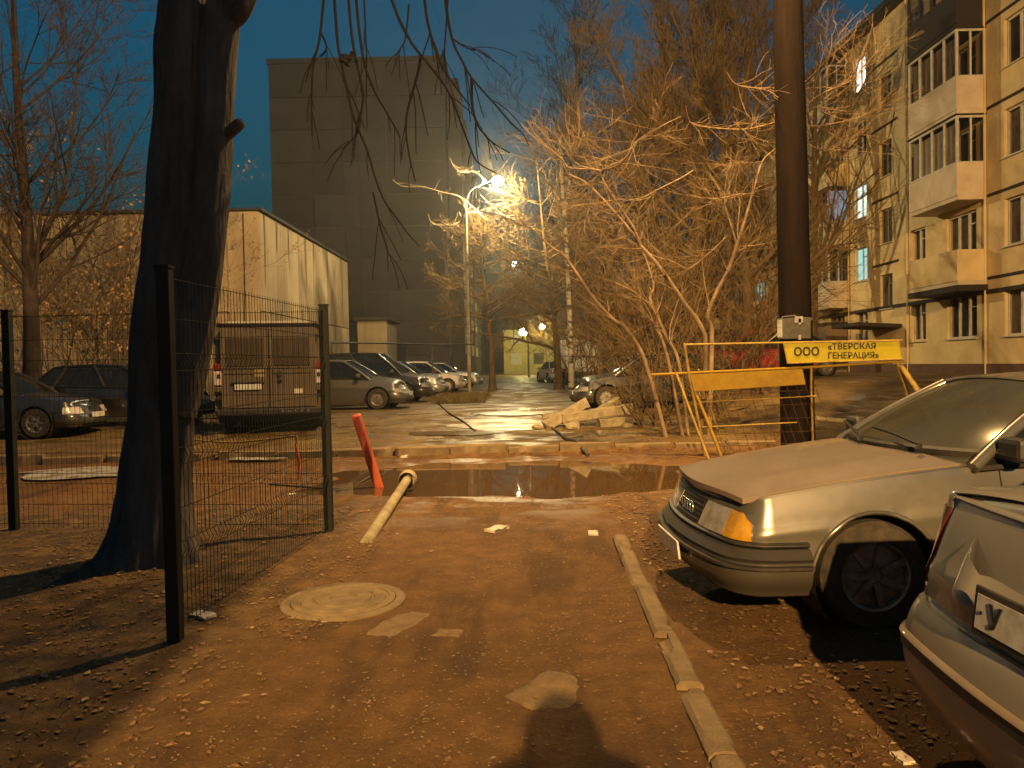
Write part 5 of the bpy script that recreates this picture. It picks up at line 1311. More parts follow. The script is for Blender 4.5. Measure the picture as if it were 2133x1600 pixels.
std_car('hatchback', 'red car whose roof shows behind the barrier', (spot(1500, 770, 22.5)[0] + .9, 23.2), math.pi + .25, HATCH, CP['red'])
std_car('sedan', 'dark car with a bright windscreen glint behind the barrier', (spot(1585, 770, 26)[0] + .8, 26.5), math.pi + .2, SEDAN, CP['blue'])
# ---- white box truck far up the yard
p0 = spot(1160, 790, 46); tk = thing('box_truck', 'white box truck standing far up the yard', 'truck', (p0[0] + 1.15, 47, zg(p0[0], 46)), math.pi / 2, 'cars parked in the yard')
MB().bb(-3.9, 1.0, -1.08, 1.08, .75, 2.55).build('cargo_box', CP['white'], tk, bevel=.04)
mb = MB(); sec = [(1.1, .5), (3.0, .5), (3.05, 1.15), (2.75, 1.3), (2.35, 2.1), (1.1, 2.15)]
mb.grid([[(x, y, z) for x, z in sec] for y in (-1.0, 1.0)], closed=True); mb.add([(x, -1.0, z) for x, z in sec], [tuple(range(6))]); mb.add([(x, 1.0, z) for x, z in sec], [tuple(range(6))[::-1]]); mb.build('cab', CP['white'], tk, bevel=.03)
MB().bb(-3.9, 2.9, -.5, .5, .4, .74).build('chassis', 'black_plastic', tk)
for x_ in (-2.6, 2.2):
    for sd in (-1, 1):
        mb = MB(); mb.lathe([(0, -.12), (.3, -.12), (.38, -.08), (.38, .08), (.3, .12), (0, .12)], 20, 'y'); o = mb.build('wheel', 'rubber', tk, smooth=40); o.location = (x_, sd * .92, .38)
for sd in (-1, 1): MB().bb(-3.93, -3.905, sd * .9 - .1, sd * .9 + .1, .78, .95).build('tail_light', 'red_lens', tk)
for yy in (-.53, .53): MB().bb(-3.94, -3.903, yy - .5, yy + .5, .97, 2.5).build('rear_door', CP['white'], tk, bevel=.01)

# ---- panel van seen from behind
VX = (P(445, 800, 16.3).x + P(668, 800, 16.3).x) / 2; VW = P(668, 800, 16.3).x - P(445, 800, 16.3).x
vz = P(550, 899, 16.3).z; VH = P(550, 672, 16.3).z - vz
vz = zg(VX, 17)
vn = thing('panel_van', 'dirty brown-grey panel van seen from behind inside the fence', 'van', (VX + .05, 16.3, vz), 0.20)
VH = P(550, 672, 16.3).z - vz
M['van'] = paint('paint van', (0.115, 0.085, 0.06), .1, .5, (0.14, 0.098, 0.058), .8, 1.6, 1.0)
hw = VW / 2; LV = 5.4
def van_sec(z):           # half width at height
    t = (z - .4) / (VH - .4); return hw * (1 - .02 * (1 - t) - .11 * max(0, t - .55) ** 1.6)
zz = [.40, .55, .8, 1.1, 1.35, 1.6, VH * .88, VH * .95, VH - .03, VH]
rows = []
for y, kx, kz in ((0.06, .96, .97), (0.0, .985, .99), (.05, 1, 1), (1.2, 1, 1), (3.3, 1, 1), (3.9, .98, .98), (4.5, .95, .72), (5.2, .90, .56), (5.4, .8, .5)):
    r = []
    for z in zz: r.append(((van_sec(z) - (.10 if z == VH else .03 if z == zz[-2] else 0)) * kx, y, .40 + (z - .40) * kz))
    rows.append([(-a, b, c) for a, b, c in r] + [(a, b, c) for a, b, c in r[::-1]])
mb = MB(); mb.grid(rows, closed=True); mb.add(rows[0], [tuple(range(20))]); mb.add(rows[-1], [tuple(range(20))[::-1]]); mb.build('body', 'van', vn, smooth=35, merge=True)
# doors with a centre gap
for sd in (-1, 1):
    mb = MB(); x0, x1 = (.012, hw * .86); rows = []
    for z in (.52, .8, 1.0, 1.2, 1.5, VH * .93):
        xe = min(x1, van_sec(z) * .93 - .07); rows.append([(sd * x0, -.035, z), (sd * xe, -.035, z), (sd * xe, .05, z), (sd * x0, .05, z)])
    mb.grid(rows, closed=True); mb.add(rows[-1], [(0, 1, 2, 3)]); mb.add(rows[0], [(3, 2, 1, 0)]); d = mb.build('rear_door', 'van', vn, bevel=.012)
    MB().bb(sd * (.10 if sd > 0 else .10), sd * hw * .74, -.046, -.038, 1.40, VH * .86).build('window', 'glass_mud', d)
    MB().bb(sd * .06, sd * hw * .78, -.050, -.037, 1.24, 1.27).build('crease', 'van', d)
    for z in (.7, 1.15, VH * .85): MB().bb(sd * hw * .86, sd * hw * .92, -.05, .0, z, z + .09).build('hinge', 'black_plastic', d)
    MB().bb(sd * (van_sec(1.1) - .17), sd * (van_sec(1.1) - .012), -.045, .06, 1.0, 1.30).build('tail_light', 'white_lens', vn, bevel=.02)
    MB().bb(sd * (van_sec(1.4) - .155), sd * (van_sec(1.4) - .012), -.043, .06, 1.304, 1.46).build('tail_light', 'red_lens', vn, bevel=.02)
    MB().bb(sd * (van_sec(.9) - .165), sd * (van_sec(.9) - .012), -.042, .06, .86, .975).build('tail_light', 'van', vn, bevel=.02)
    for yy in (1.05, 4.4):
        mb = MB(); mb.lathe([(0, -.11), (.26, -.11), (.33, -.08), (.33, .08), (.26, .11), (0, .11)], 24, 'x'); o = mb.build('wheel', 'rubber', vn, smooth=40); o.location = (sd * (hw - .16), yy, .33)
MB().bb(-hw * .95, hw * .95, -.13, .05, .36, .50).build('bumper', 'black_plastic', vn, bevel=.03)
MB().bb(-hw * .92, hw * .92, -.02, 4.8, .22, .38).build('underbody', 'well', vn)
MB().bb(-.70, -.16, -.062, -.040, .90, 1.02).build('number_plate', 'plate', vn, bevel=.004)
MB().bb(-.75, -.10, -.075, -.040, 1.035, 1.07).build('plate_light', 'black_plastic', vn, bevel=.006)
mb = MB(); mb.lathe([(0, 0), (.055, 0), (.055, .012), (.045, .018), (0, .018)], 20, 'y'); o = mb.build('door_badge', 'black_plastic', vn); o.location = (.22, -.06, 1.22)
MB().bb(.18, .27, -.075, -.04, 1.07, 1.12).build('door_handle', 'black_plastic', vn, bevel=.008)
MB().bb(-.29, -.10, -.042, -.038, 1.17, 1.33).build('sticker', mat('faded sticker', (.34, .25, .12), .8), vn)
MB().bb(.50, .68, -.042, -.038, .80, .90).build('sticker', 'plate', vn)
for k in range(5): MB().bb(.25 + k * .13, .29 + k * .13, -.137, -.132, .42, .45).build('parking_sensor', 'grey_metal', vn)
mb = MB(); mb.bb(-hw * .72, hw * .72, .05, .12, VH + .0, VH + .035); mb.build('roof_edge_glint', CP['white'], vn)  # white paint stands in for light reflected along the roof edge

# ---- silver sedan standing nose left, close on the right
AUD = dict(L=4.39, W=1.70, H=1.40, wb=2.545, fo=.86, tyre=.305, zb=.24, bowf=.13, rcf=.20, bowr=.10, rcr=.22, slant=.055, rslant=.07, barrel=.025, side_n=110, K=22,
           sh=[(-2.2, .90), (-1.5, .94), (-.4, .935), (.55, .91), (1.1, .86), (1.7, .775), (2.05, .715), (2.2, .68)], ct=[(-2.2, .95), (-1.5, 1.0), (-.4, .945), (.55, .975), (1.1, .935), (1.7, .85), (2.05, .78), (2.2, .715)],
           gh=dict(a0=.78, a1=.08, c1=-.95, c0=-1.62, zr=1.40, yb=.80, yr=.60, bow=.24))
M['audi'] = paint('paint champagne', (0.20, 0.185, 0.16), .6, .28, (0.13, 0.096, 0.065), .34, 2.0, .42)
M['audi_bumper'] = paint('bumper plastic', (0.032, 0.027, 0.021), .0, .75, (0.034, 0.023, 0.014), .8, 3.0, .4)
A = Car(**AUD)
near = G(1548, 1330)
AY = 4.22
ta = thing('silver_sedan', 'old champagne-silver sedan with amber corner lamps, nose to the path', 'car', (1.10 + 2.195, AY + .85, zg(2.2, 4.9)), math.pi + .035)
A.body(ta, 'audi')
A.wheels(ta, 'rim', 7)
scr = A.greenhouse(ta, 'audi', 'glass', 'glass_dusty', pill=.036, panes=(0, .44, .86, 1.0))
# bonnet: slightly proud panel with its own edge
rows = []
for i in range(15):
    f = i / 14; x = .80 + (2.135 - .80) * f; r = []
    hwid = .735 - .03 * f
    for j in range(15):
        v = -1 + 2 * j / 14; q = abs(v * hwid) / (A.w - .065); xx = x - (.095 * v * v * f) + (.20 * (1 - v * v) * (1 - f) if f < 1 else 0) * (1 - f)
        z = A.shz(xx) + (A.ctz(xx) - A.shz(xx)) * (1 - min(1, q) ** 2.6) + .004 + .010 * math.exp(-((abs(v) - .72) / .06) ** 2) * min(1, (1 - f) * 5)
        r.append(Vector((xx, v * hwid, z)))
    rows.append(r)
mb = MB(); mb.grid(rows); edge = [rows[0], [r[-1] for r in rows], rows[-1], [r[0] for r in rows]]
for k, e in enumerate(edge): mb.grid([e, [p - Vector((0, 0, .03)) for p in e]], flip=k in (1, 2))
mb.build('bonnet', paint('paint bonnet', (0.24, 0.185, 0.135), .2, .55, (0.17, 0.112, 0.070), 1.0, 1.6, .1), ta, smooth=40)
def fz(q): return A.shz(A.raw(q)[0])
qa = A.s_of_x(A.wf + A.tyre + .075)
bp_ = lambda t: (.0 if t < .001 else 1) * (.55 + .45 * math.sin(math.pi * min(1, t * 1.25)) if t < .8 else max(.25, 1 - (t - .8) * 3))
bump = A.both('bumper', 0, qa, .19, .475, .085, 'audi_bumper', ta, 30, bp_, one_piece=True, nz=12)
A.both('bumper_trim', 0, qa, .375, .392, .100, 'black_plastic', bump, 30, one_piece=True)
A.both('bumper_top_trim', 0, qa, .478, .508, .035, 'black_plastic', bump, 30, round_prof, one_piece=True)
hl = A.both('headlight', .27, .60, .512, .655, .016, 'lens', ta, 10, lambda t: .75 + .25 * math.sin(math.pi * t))
il = A.both('indicator', .605, .825, lambda q: .512, lambda q: .655 - max(0, q - .74) * .6, .017, 'amber', ta, 12, lambda t: .8 + .2 * math.sin(math.pi * t))
for h in hl: pass
gr = A.both('grille', 0, .265, .515, .652, .010, 'black', ta, 8, one_piece=True)
for k in range(5): A.both('grille_slat', 0, .245, .53 + k * .026, .538 + k * .026, .016, 'black_plastic', gr, 8, one_piece=True)
for k in range(4):
    mb = MB(); c = A.pt(abs((k - 1.5) * .062), .585, .028, 1 if k > 1 else -1); ring = [(0, .036 * math.cos(a), .036 * math.sin(a)) for a in np.linspace(0, 2 * math.pi, 25)]
    mb.tube([c + Vector(p) for p in ring], .0055, 6, cap=False); mb.build('emblem_ring', 'chrome', gr, smooth=60)
A.both('hood_lip', 0, .84, lambda q: .658, lambda q: fz(q) - .005, .006, mat('front lip', (.07, .065, .05), .7), ta, 16, one_piece=True)
p = A.pt(0, .35, .12); mb = MB(); mb.box((p.x - .01, 0, .345), (.014, .52, .115), Matrix.Rotation(.12, 3, 'Y')); mb.build('number_plate', 'plate', ta, bevel=.004)
A.both('side_moulding', A.s_of_x(A.wf - A.tyre - .08), A.s_of_x(A.wr + A.tyre + .08), .47, .52, .014, 'black_plastic', ta, 30, round_prof)
A.both('sill', A.s_of_x(A.wf - A.tyre - .06), A.s_of_x(A.wr + A.tyre + .06), .19, .27, .02, 'audi_bumper', ta, 30, round_prof)
A.both('rear_bumper', A.s_of_x(A.wr - A.tyre - .08), A.total, .24, .53, .08, 'audi_bumper', ta, 30, round_prof, one_piece=True)
A.both('tail_light', A.total - .85, A.total - .3, .66, .84, .014, 'red_lens', ta, 12)
# wheel-arch lips
for xw in (A.wf, A.wr):
    for sd in (1, -1):
        mb = MB(); e = []
        for k in range(23):
            a = R(-8 + 196 * k / 22); x = xw + math.cos(a) * (A.tyre + .052); z = A.tyre + math.sin(a) * (A.tyre + .052); e.append(A.pt(A.s_of_x(x), max(z, .24), .008, sd))
        mb.tube(e, .013, 6); mb.build('arch_lip', 'audi', ta, smooth=60)
# door gaps, handle, mirror, wiper, fender crease
for x in (.62, -.42):
    A.both('door_gap', A.s_of_x(x) - .004, A.s_of_x(x) + .004, .28, A.shz(x) - .012, .0025, 'well', ta, 1)
for k in (1, -1):
    mb = MB(); mb.box((.60, k * .90, 1.00), (.10, .19, .13)); mb.box((.62, k * .80, .97), (.06, .1, .06)); mb.build('mirror', 'black_plastic', ta, bevel=.03)
A.both('door_handle', A.s_of_x(-.25), A.s_of_x(-.40), .80, .83, .022, 'black_plastic', ta, 3)
for y0_, y1_ in ((.52, -.06), (-.02, -.60)):
    b_ = Vector((1.00 - .2 * (y0_ / .8) ** 2, y0_, .995)); e_ = Vector((.90 - .12 * (y1_ / .8) ** 2, y1_, 1.055))
    mb = MB(); mb.tube([b_, b_.lerp(e_, .5) + Vector((.01, 0, .012)), e_], .009, 6); mb.tube([b_ + Vector((.03, .03, -.03)), b_], .015, 6); mb.build('wiper', 'black', ta)
mb = MB(); mb.tube([Vector((.93 + .02 - .28 * (v * v), v * .76, .955 + .0 * v)) for v in np.linspace(-1, 1, 15)], .03, 6); mb.build('cowl', 'black_plastic', ta)

# ---- grey sedan parked the other way, tail towards the path, closest to the viewer
GS = dict(L=4.35, W=1.74, H=1.5, wb=2.6, fo=.86, tyre=.31, zb=.23, bowf=.14, rcf=.28, bowr=.085, rcr=.16, slant=.14, rslant=.10, barrel=.02, side_n=100, K=22,
          sh=[(-2.18, 1.005), (-1.5, 1.02), (-.5, .98), (.7, .94), (1.3, .86), (1.8, .78), (2.18, .68)], ct=[(-2.18, 1.04), (-1.5, 1.075), (-.5, .99), (.7, .99), (1.3, .93), (1.8, .84), (2.18, .7)],
          gh=dict(a0=.95, a1=.2, c1=-.85, c0=-1.35, zr=1.5, yb=.80, yr=.62, bow=.16))
M['greycar'] = paint('paint grey beige', (0.30, 0.27, 0.215), .15, .38, (0.17, 0.145, 0.108), .5, 2.0, .35)
S2 = Car(**GS)
M['red_dull'] = mat('dull red lens', (0.10, 0.016, 0.012), .35, (0.06, 0.012, 0.01), 14)
SY = 3.02 - .87
tg_ = thing('grey_sedan', 'grey-beige sedan seen from its tail at the edge of the path', 'car', (1.46 + 2.18, SY, zg(2, 2.4)), .0)
S2.body(tg_, 'greycar'); S2.wheels(tg_, 'rim', 6); S2.greenhouse(tg_, 'greycar', 'glass', panes=(0, .42, .84, 1.0))
T2 = S2.total
rb = S2.both('rear_bumper', S2.s_of_x(S2.wr - S2.tyre - .08), T2, .22, .60, .075, 'greycar', tg_, 40, lambda t: .25 + .75 * math.sin(math.pi * min(1, .12 + t * .86)) ** .5, one_piece=True, nz=14)
S2.both('bumper_groove', T2 - 1.02, T2, .435, .475, .083, 'black_plastic', rb, 30, one_piece=True)
S2.both('bumper_moulding', T2 - .98, T2, .452, .50, .088, paint('bumper strip', (.26, .19, .12), .1, .5, (.17, .11, .06), .8, 9.0, .1), rb, 30, round_prof, one_piece=True)
S2.both('tail_light', T2 - 1.06, T2 - .80, .66, .955, .011, 'red_dull', tg_, 14, lambda t: .8 + .2 * math.sin(math.pi * t))
S2.both('reversing_light', T2 - 1.06, T2 - .765, .615, .655, .013, 'white_lens', tg_, 10)
# boot lid edge lines, plate recess, plate
bt = S2.both('boot_lid', 0 + T2 - .735, T2, .63, .995, .010, 'greycar', tg_, 26, lambda t: 1 - .0 * t, one_piece=True, nz=10)
S2.both('boot_lip', T2 - .735, T2, .985, 1.005, .022, 'greycar', bt, 26, round_prof, one_piece=True)
def rec(q): return .012
mb = MB(); nq = 18
def rp(q, z, off, sd): return S2.pt(T2 - q, z, off, sd)
for sd in (1, -1):
    rows = []
    for q, zlo, zhi, off in ((.50, .66, .90, .012), (.44, .64, .84, .040), (.37, .636, .80, .030), (.34, .636, .80, .012), (0, .636, .80, .012)):
        rows.append([rp(q, zlo + (zhi - zlo) * k / 8, off + (.012 * math.sin(math.pi * k / 8)), sd) for k in range(9)])
    mb.grid(rows, flip=sd < 0)
mb.build('plate_surround', 'greycar', bt, smooth=60)
pf = S2.pt(T2, .70, .036); pf2 = S2.pt(T2 - .27, .70, .036)
plate = thing  # noqa
mb = MB(); mb.bb(-.014, .0, -.285, .285, -.078, .078); fr = mb.build('plate_frame', 'black_plastic', tg_, bevel=.006); fr.location = (pf.x + .004, 0, .715); fr.rotation_euler = (0, .12, 0)
mb = MB(); mb.bb(-.018, -.015, -.262, .262, -.054, .054); pp_ = mb.build('number_plate', 'plate', fr)
def text_mesh(body, size, name, parent, mt_, ext=.0015, loc=(0, 0, 0), rot=(0, 0, 0), sx=1.0, align='LEFT', bold=0.0):
    cu_ = bpy.data.curves.new(name, 'FONT'); cu_.body = body; cu_.size = size; cu_.extrude = ext; cu_.align_x = align; cu_.align_y = 'CENTER'; cu_.offset = bold; cu_.resolution_u = 3
    ob = bpy.data.objects.new(name, cu_); C.objects.link(ob)
    me = bpy.data.meshes.new_from_object(ob.evaluated_get(bpy.context.evaluated_depsgraph_get())); bpy.data.objects.remove(ob)
    me.materials.clear(); me.materials.append(M[mt_] if isinstance(mt_, str) else mt_)
    o = link(name, me, parent); o.location = loc; o.rotation_euler = rot; o.scale = (sx, 1, 1); return o
text_mesh('У', .095, 'lettering', fr, 'black', loc=(-.0195, .195, -.004), rot=(math.pi / 2, 0, -math.pi / 2), bold=.003)
mb = MB(); mb.lathe([(0, 0), (.006, 0), (.006, .002), (0, .002)], 10, 'x'); o = mb.build('plate_screw', 'black', fr); o.location = (-.021, .232, -.0)
for yy, zz_ in ((.50, .60), (.36, .60), (.36, .575)):
    pass
S2.both('headlight', .42, .95, .50, .66, .012, 'lens', tg_, 12); S2.both('bumper', 0, S2.s_of_x(S2.wf + S2.tyre + .1), .24, .48, .05, 'greycar', tg_, 22, round_prof, one_piece=True)
# ================================================================== STREET FURNITURE
# ---- welded wire fence round the tree
p1 = G(686, 1106); p2 = G(366, 1335); p3 = G(30, 1103); fh_ = 2.13
fence = thing('wire_fence', 'dark welded wire fence on square posts around the twin-stemmed tree', 'fence', tuple(p1))
FB = Vector(p1)
def fpost(p, h, w_=.075):
    mb = MB(); mb.bb(-w_ / 2, w_ / 2, -w_ / 2, w_ / 2, -.3, h); o = mb.build('post', 'wire', fence, bevel=.006); o.location = Vector(p) - FB
    mb = MB(); mb.bb(-w_ * .56, w_ * .56, -w_ * .56, w_ * .56, h + .002, h + .018); mb.build('post_cap', 'wire', o)
p4 = p3 + (p3 - p1).normalized() * 2.9
for p in (p1, p3, p4): fpost(p, fh_)
fpost(p2, fh_, .075)
def wire_panel(a, b):
    a, b = Vector(a) - FB, Vector(b) - FB; ln = (b - a).length; d = (b - a) / ln; nrm = Vector((-d.y, d.x, 0)).normalized(); n = int(ln / .05)
    pts, rad = [], []
    for i in range(1, n):
        q = a + d * (ln * i / n)
        zs_ = [.04, .45, .50, .55, 1.0, 1.05, 1.10, 1.55, 1.60, 1.65, fh_ - .03]; off = [0, 0, .025, 0, 0, .025, 0, 0, .025, 0, 0]
        pts.append([tuple(Vector((q.x, q.y, 0)) + nrm * o + Vector((0, 0, z + q.z * 0))) for z, o in zip(zs_, off)])
    Vv, Qv = tubes(np.array(pts), np.full((len(pts), 11), .0021), 4)
    hz = []
    for z in (.06, .25, .45, .55, .75, 1.0, 1.10, 1.3, 1.55, 1.65, 1.85, fh_ - .05):
        hz.append([tuple(a + d * (ln * f) + nrm * .004 + Vector((0, 0, z))) for f in (0.01, .5, .99)])
    Vh, Qh = tubes(np.array(hz), np.full((len(hz), 3), .0026), 4)
    V, Q = join([(Vv, Qv), (Vh, Qh)]); fast_mesh('wire_mesh', V, Q, 'wire', fence, kind='stuff')
wire_panel(p1, p3); wire_panel(p1, p2); wire_panel(p3, p4)

# ---- yellow barrier with sign boards
DY = 12.2
ybase = G(1480, 950); DY = ybase.y
yb_ = thing('yellow_barrier', 'leaning yellow pipe barrier with two sign boards behind the silver sedan', 'barrier', (ybase.x, DY, ybase.z)); YB = Vector((ybase.x, DY, ybase.z))
def bar(nm, pts, r, mt_='yellow_rust', dd=0.0, parent=None):
    mb = MB(); mb.tube([P(x, y, DY + dd + (e[0] if e else 0)) - YB for x, y, *e in pts], r, 8); return mb.build(nm, mt_, parent or yb_, smooth=50)
bar('top_rail', [(1424, 718), (1880, 709)], .016); bar('middle_rail', [(1356, 781), (1690, 765), (1884, 752)], .022, 'yellow')
bar('lower_rail', [(1450, 838), (1700, 825)], .010); bar('lower_rail', [(1462, 890), (1660, 880)], .010)
bar('post', [(1425, 714), (1435, 780), (1470, 950, -.05)], .026); bar('brace', [(1408, 776), (1440, 862, -.25), (1476, 956, -.45)], .022)
bar('post', [(1446, 812), (1475, 880, -.15), (1502, 950, -.3)], .028, 'yellow'); bar('brace', [(1455, 770), (1490, 880, .3), (1512, 945, .45)], .018)
bar('post', [(1690, 762), (1690, 812, .05), (1694, 940, .1)], .02); bar('leg', [(1868, 752), (1885, 800, .1), (1895, 850, .25), (1900, 930, .4)], .035); bar('leg', [(1876, 762), (1915, 818, -.2), (1960, 930, -.5)], .045)
def board(nm, quad_px, d, mt_, thick=.02, fmat='yellow_rust'):
    c = [P(x, y, d) - YB for x, y in quad_px]; mb = MB(); n = Vector((0, thick, 0))
    mb.add(c + [p + n for p in c], [(0, 1, 2, 3), (7, 6, 5, 4), (0, 4, 5, 1), (1, 5, 6, 2), (2, 6, 7, 3), (3, 7, 4, 0)]); return mb.build(nm, mt_, yb_, bevel=.004), c
s1_, c1_ = board('sign_board', [(1437, 781), (1672, 769), (1678, 801), (1446, 816)], DY - .06, 'yellow')
s2_, c2_ = board('sign_board', [(1632, 714), (1872, 710), (1880, 748), (1640, 757)], DY - .06, 'sign_yellow')
mb = MB()
for k in range(4):
    a, b = c2_[k], c2_[(k + 1) % 4]; mb.tube([a + Vector((0, -.004, 0)), b + Vector((0, -.004, 0))], .011, 6)
mb.build('sign_rim', 'yellow_rust', s2_)
ux = (c2_[1] - c2_[0]).normalized(); ang = math.atan2(ux.z, ux.x)
def sign_text(body, px, py, size, sx, bold):
    p = P(px, py, DY - .066) - YB
    o = text_mesh(body, size, 'lettering', s2_, 'black', loc=tuple(p), rot=(math.pi / 2, -ang, 0), sx=sx, bold=bold); return o
sign_text('ООО', 1653, 734, .185, 1.0, .006)
sign_text('«ТВЕРСКАЯ', 1724, 723, .135, 1.02, .003)
sign_text('ГЕНЕРАЦИЯ»', 1724, 742, .135, .96, .003)
# slanting wire infill of the barrier
pts = []
for k in range(13):
    x = 1462 + k * 20; pts.append([tuple(P(x + (y - 815) * .33, y, DY + .02) - YB) for y in (800, 840, 880, 940)])
for y in (822, 850, 878, 906, 930): pts.append([tuple(P(1455 + (y - 815) * .33 + q * (250), y - q * 10, DY + .03) - YB) for q in (0, .33, .66, 1)])
V, Q = tubes(np.array(pts), np.full((len(pts), 4), .0045), 5); fast_mesh('wire_infill', V, Q, 'rust_wire', yb_, kind='stuff')
pts = [[tuple(P(x, y, DY + .02) - YB) for y in (717, 730, 745, 768)] for x in range(1440, 1640, 18)]
V, Q = tubes(np.array(pts), np.full((len(pts), 4), .0028), 5); fast_mesh('wire_infill', V, Q, 'rust_wire', yb_, kind='stuff')

# ---- dark pole with floodlight (its head is above the picture)
DPo = 13.1; pb_ = P(1664, 1000, DPo); zb_ = zg(pb_.x, DPo)
pole = thing('utility_pole', 'thick dark utility pole rising beside the yellow sign', 'pole', (pb_.x, DPo, zb_))
ptop = P(1628, -60, DPo); ph = 10.2
axis = Vector((P(1640, 0, DPo).x - P(1655, 640, DPo).x, 0, P(1640, 0, DPo).z - P(1655, 640, DPo).z)).normalized()
r_ = .5 * 62 * DPo / F
mb = MB(); n = 40
V, Q = bark_tube([Vector((0, 0, -.4)) + axis * (11 * k / 6) for k in range(7)], [r_ * 1.12, r_ * 1.08, r_ * 1.03, r_, r_ * .95, r_ * .9, r_ * .85], 28, 50, .012, 2)
fast_mesh('shaft', V, Q, 'wood_pole', pole)
hd = Vector(LAMP_D) - Vector((pb_.x, DPo, zb_)); top = axis * 10.0
mb = MB(); mb.tube([top - Vector((0, 0, .3)), top + Vector((-.3, .15, .2)), top.lerp(hd, .6) + Vector((0, 0, .35)), hd + Vector((0, 0, .22))], .03, 8); mb.build('lamp_arm', 'grey_metal', pole, smooth=50)
mb = MB(); mb.box(hd + Vector((0, 0, .16)), (.30, .42, .12)); mb.build('lamp_head', 'grey_metal', pole, bevel=.03)
# collar, notice boards and clamp at sign height
def on_pole(z): return axis * (z - zb_)
zc = P(1650, 668, DPo).z
mb = MB(); mb.lathe([(r_ * 1.08, -.01), (r_ * 1.10, .012), (r_ * 1.08, .035)], 28); o = mb.build('clamp_band', 'grey_metal', pole, smooth=50); o.location = on_pole(zc)
mb = MB(); a = P(1621, 706, DPo - r_ - .02); b = P(1688, 662, DPo - r_ - .02); c = Vector((pb_.x, DPo, zb_)); mb.bb(a.x - c.x, b.x - c.x, -r_ - .03, -r_ - .012, a.z - c.z, b.z - c.z); mb.build('notice_board', mat('dark notice', (.09, .08, .06), .7, (.05, .045, .035), 12), pole)
for (x0, y0, x1, y1) in ((1619, 703, 1629, 666), (1655, 672, 1672, 659), (1663, 676, 1668, 664), (1663, 708, 1668, 698)):
    a = P(x0, y0, DPo - r_ - .03); b = P(x1, y1, DPo - r_ - .03); MB().bb(a.x - c.x, b.x - c.x, -r_ - .040, -r_ - .032, a.z - c.z, b.z - c.z).build('torn_notice', 'paper', pole)
mb = MB(); e = [P(1600, 712, DPo - .3), P(1618, 698, DPo - .28), P(1630, 660, DPo - .25), P(1675, 655, DPo - .25)]; mb.tube([p - c for p in e], .008, 6); mb.build('clamp_wire', 'grey_metal', pole)

# ---- street lamps
def street_lamp(label, head, foot, bulb_r, strength, col, r0=.09, arm=True, group='street lamps of the yard', vis=True, concrete=True):
    f = Vector(foot); t = thing('street_lamp', label, 'street lamp', tuple(f), group=group); h = Vector(head) - f
    ptop = Vector((0, 0, h.z - (1.1 if arm else .2)))
    mb = MB(); mb.tube([Vector((0, 0, -.4)), ptop * .5, ptop], [r0, r0 * .85, r0 * .65], 12); mb.build('post', 'concrete_pale' if concrete else 'grey_metal', t, smooth=60)
    mb = MB(); mid = ptop + Vector((h.x * .3, h.y * .3, (h.z - ptop.z) * .75)); pts = resample([ptop - Vector((0, 0, .1)), ptop + Vector((h.x * .08, h.y * .08, .45)), mid, h + Vector((0, 0, .12))], 10); mb.tube([Vector(p) for p in pts], .03, 8); mb.build('arm', 'grey_metal', t, smooth=60)
    mb = MB(); mb.lathe([(.02, .24), (.07, .22), (bulb_r * .75, .12), (bulb_r * .8, .06), (bulb_r * .7, .05)], 16); o = mb.build('hood', 'grey_metal', t, smooth=50); o.location = h
    mb = MB(); n = 8; mb.lathe([(bulb_r * math.sin(math.pi * k / n), -bulb_r * .85 * math.cos(math.pi * k / n) - 0.0) for k in range(n + 1)], 16); o = mb.build('bulb', emis('bulb ' + label, col, strength), t, smooth=180); o.location = h
    return t
street_lamp('lit street lamp on a pale curved-arm post before the tower', LAMP_1, (P(978, 800, 36).x, 36, zg(-2, 36)), .27, 40, (1, .93, .78))
street_lamp('small far lamp shining white above the end of the yard', LAMP_2, (LAMP_2[0] + 1.2, 75, .35), .30, 60, (1, .88, .62))
street_lamp('far yellow lamp in front of the yellow house', LAMP_3, (LAMP_3[0] + .6, 92, .35), .48, 60, (1, .86, .42), r0=.06)
street_lamp('far yellow lamp shining through a low tree crown', LAMP_4, (LAMP_4[0] + .6, 96, .35), .36, 60, (1, .86, .40), r0=.06)
street_lamp('sodium street lamp behind the viewer throwing the head shadow', (LAMP_A[0], LAMP_A[1], LAMP_A[2] + .25), (LAMP_A[0] - .9, LAMP_A[1] - .3, 0), .15, 12, (1, .6, .22))
tag(MB().tube([P(1229, 695, 88), P(1229, 693, 88.3)], .22, 10).build('white_lamp', emis('cold bulb', (.95, .97, 1), 3)), 'small cold white light under the trees at the yard end', 'light')

# ---- leaning red post, fallen tan pole with its collar, cable
def lean_tube(nm, label, cat, a, b, r, mt_, caps=True, sides=16):
    t = thing(nm, label, cat, tuple(a)); d = Vector(b) - Vector(a); mb = MB(); mb.tube([Vector((0, 0, 0)) - d.normalized() * .12, d * .33, d * .66, d], r, sides); mb.build('shaft', mt_, t, smooth=50); return t, d
g = G(792, 1022); tp = P(742, 866, g.y - .25)
t, d = lean_tube('bollard', 'leaning faded red pipe bollard by the puddle', 'bollard', g, tp, .062, 'red_paint')
mb = MB(); mb.lathe([(.064, 0), (.05, .012), (0, .016)], 16); o = mb.build('end_cap', 'red_paint', t); o.location = d; o.rotation_euler = d.to_track_quat('Z', 'Y').to_euler()
a = G(850, 1030) + Vector((0, 0, .20)); b = G(768, 1124) + Vector((0, 0, .0))
t, d = lean_tube('fallen_pole', 'fallen tan concrete pole lying towards the viewer', 'pole', b, a, .055, 'concrete_pale')
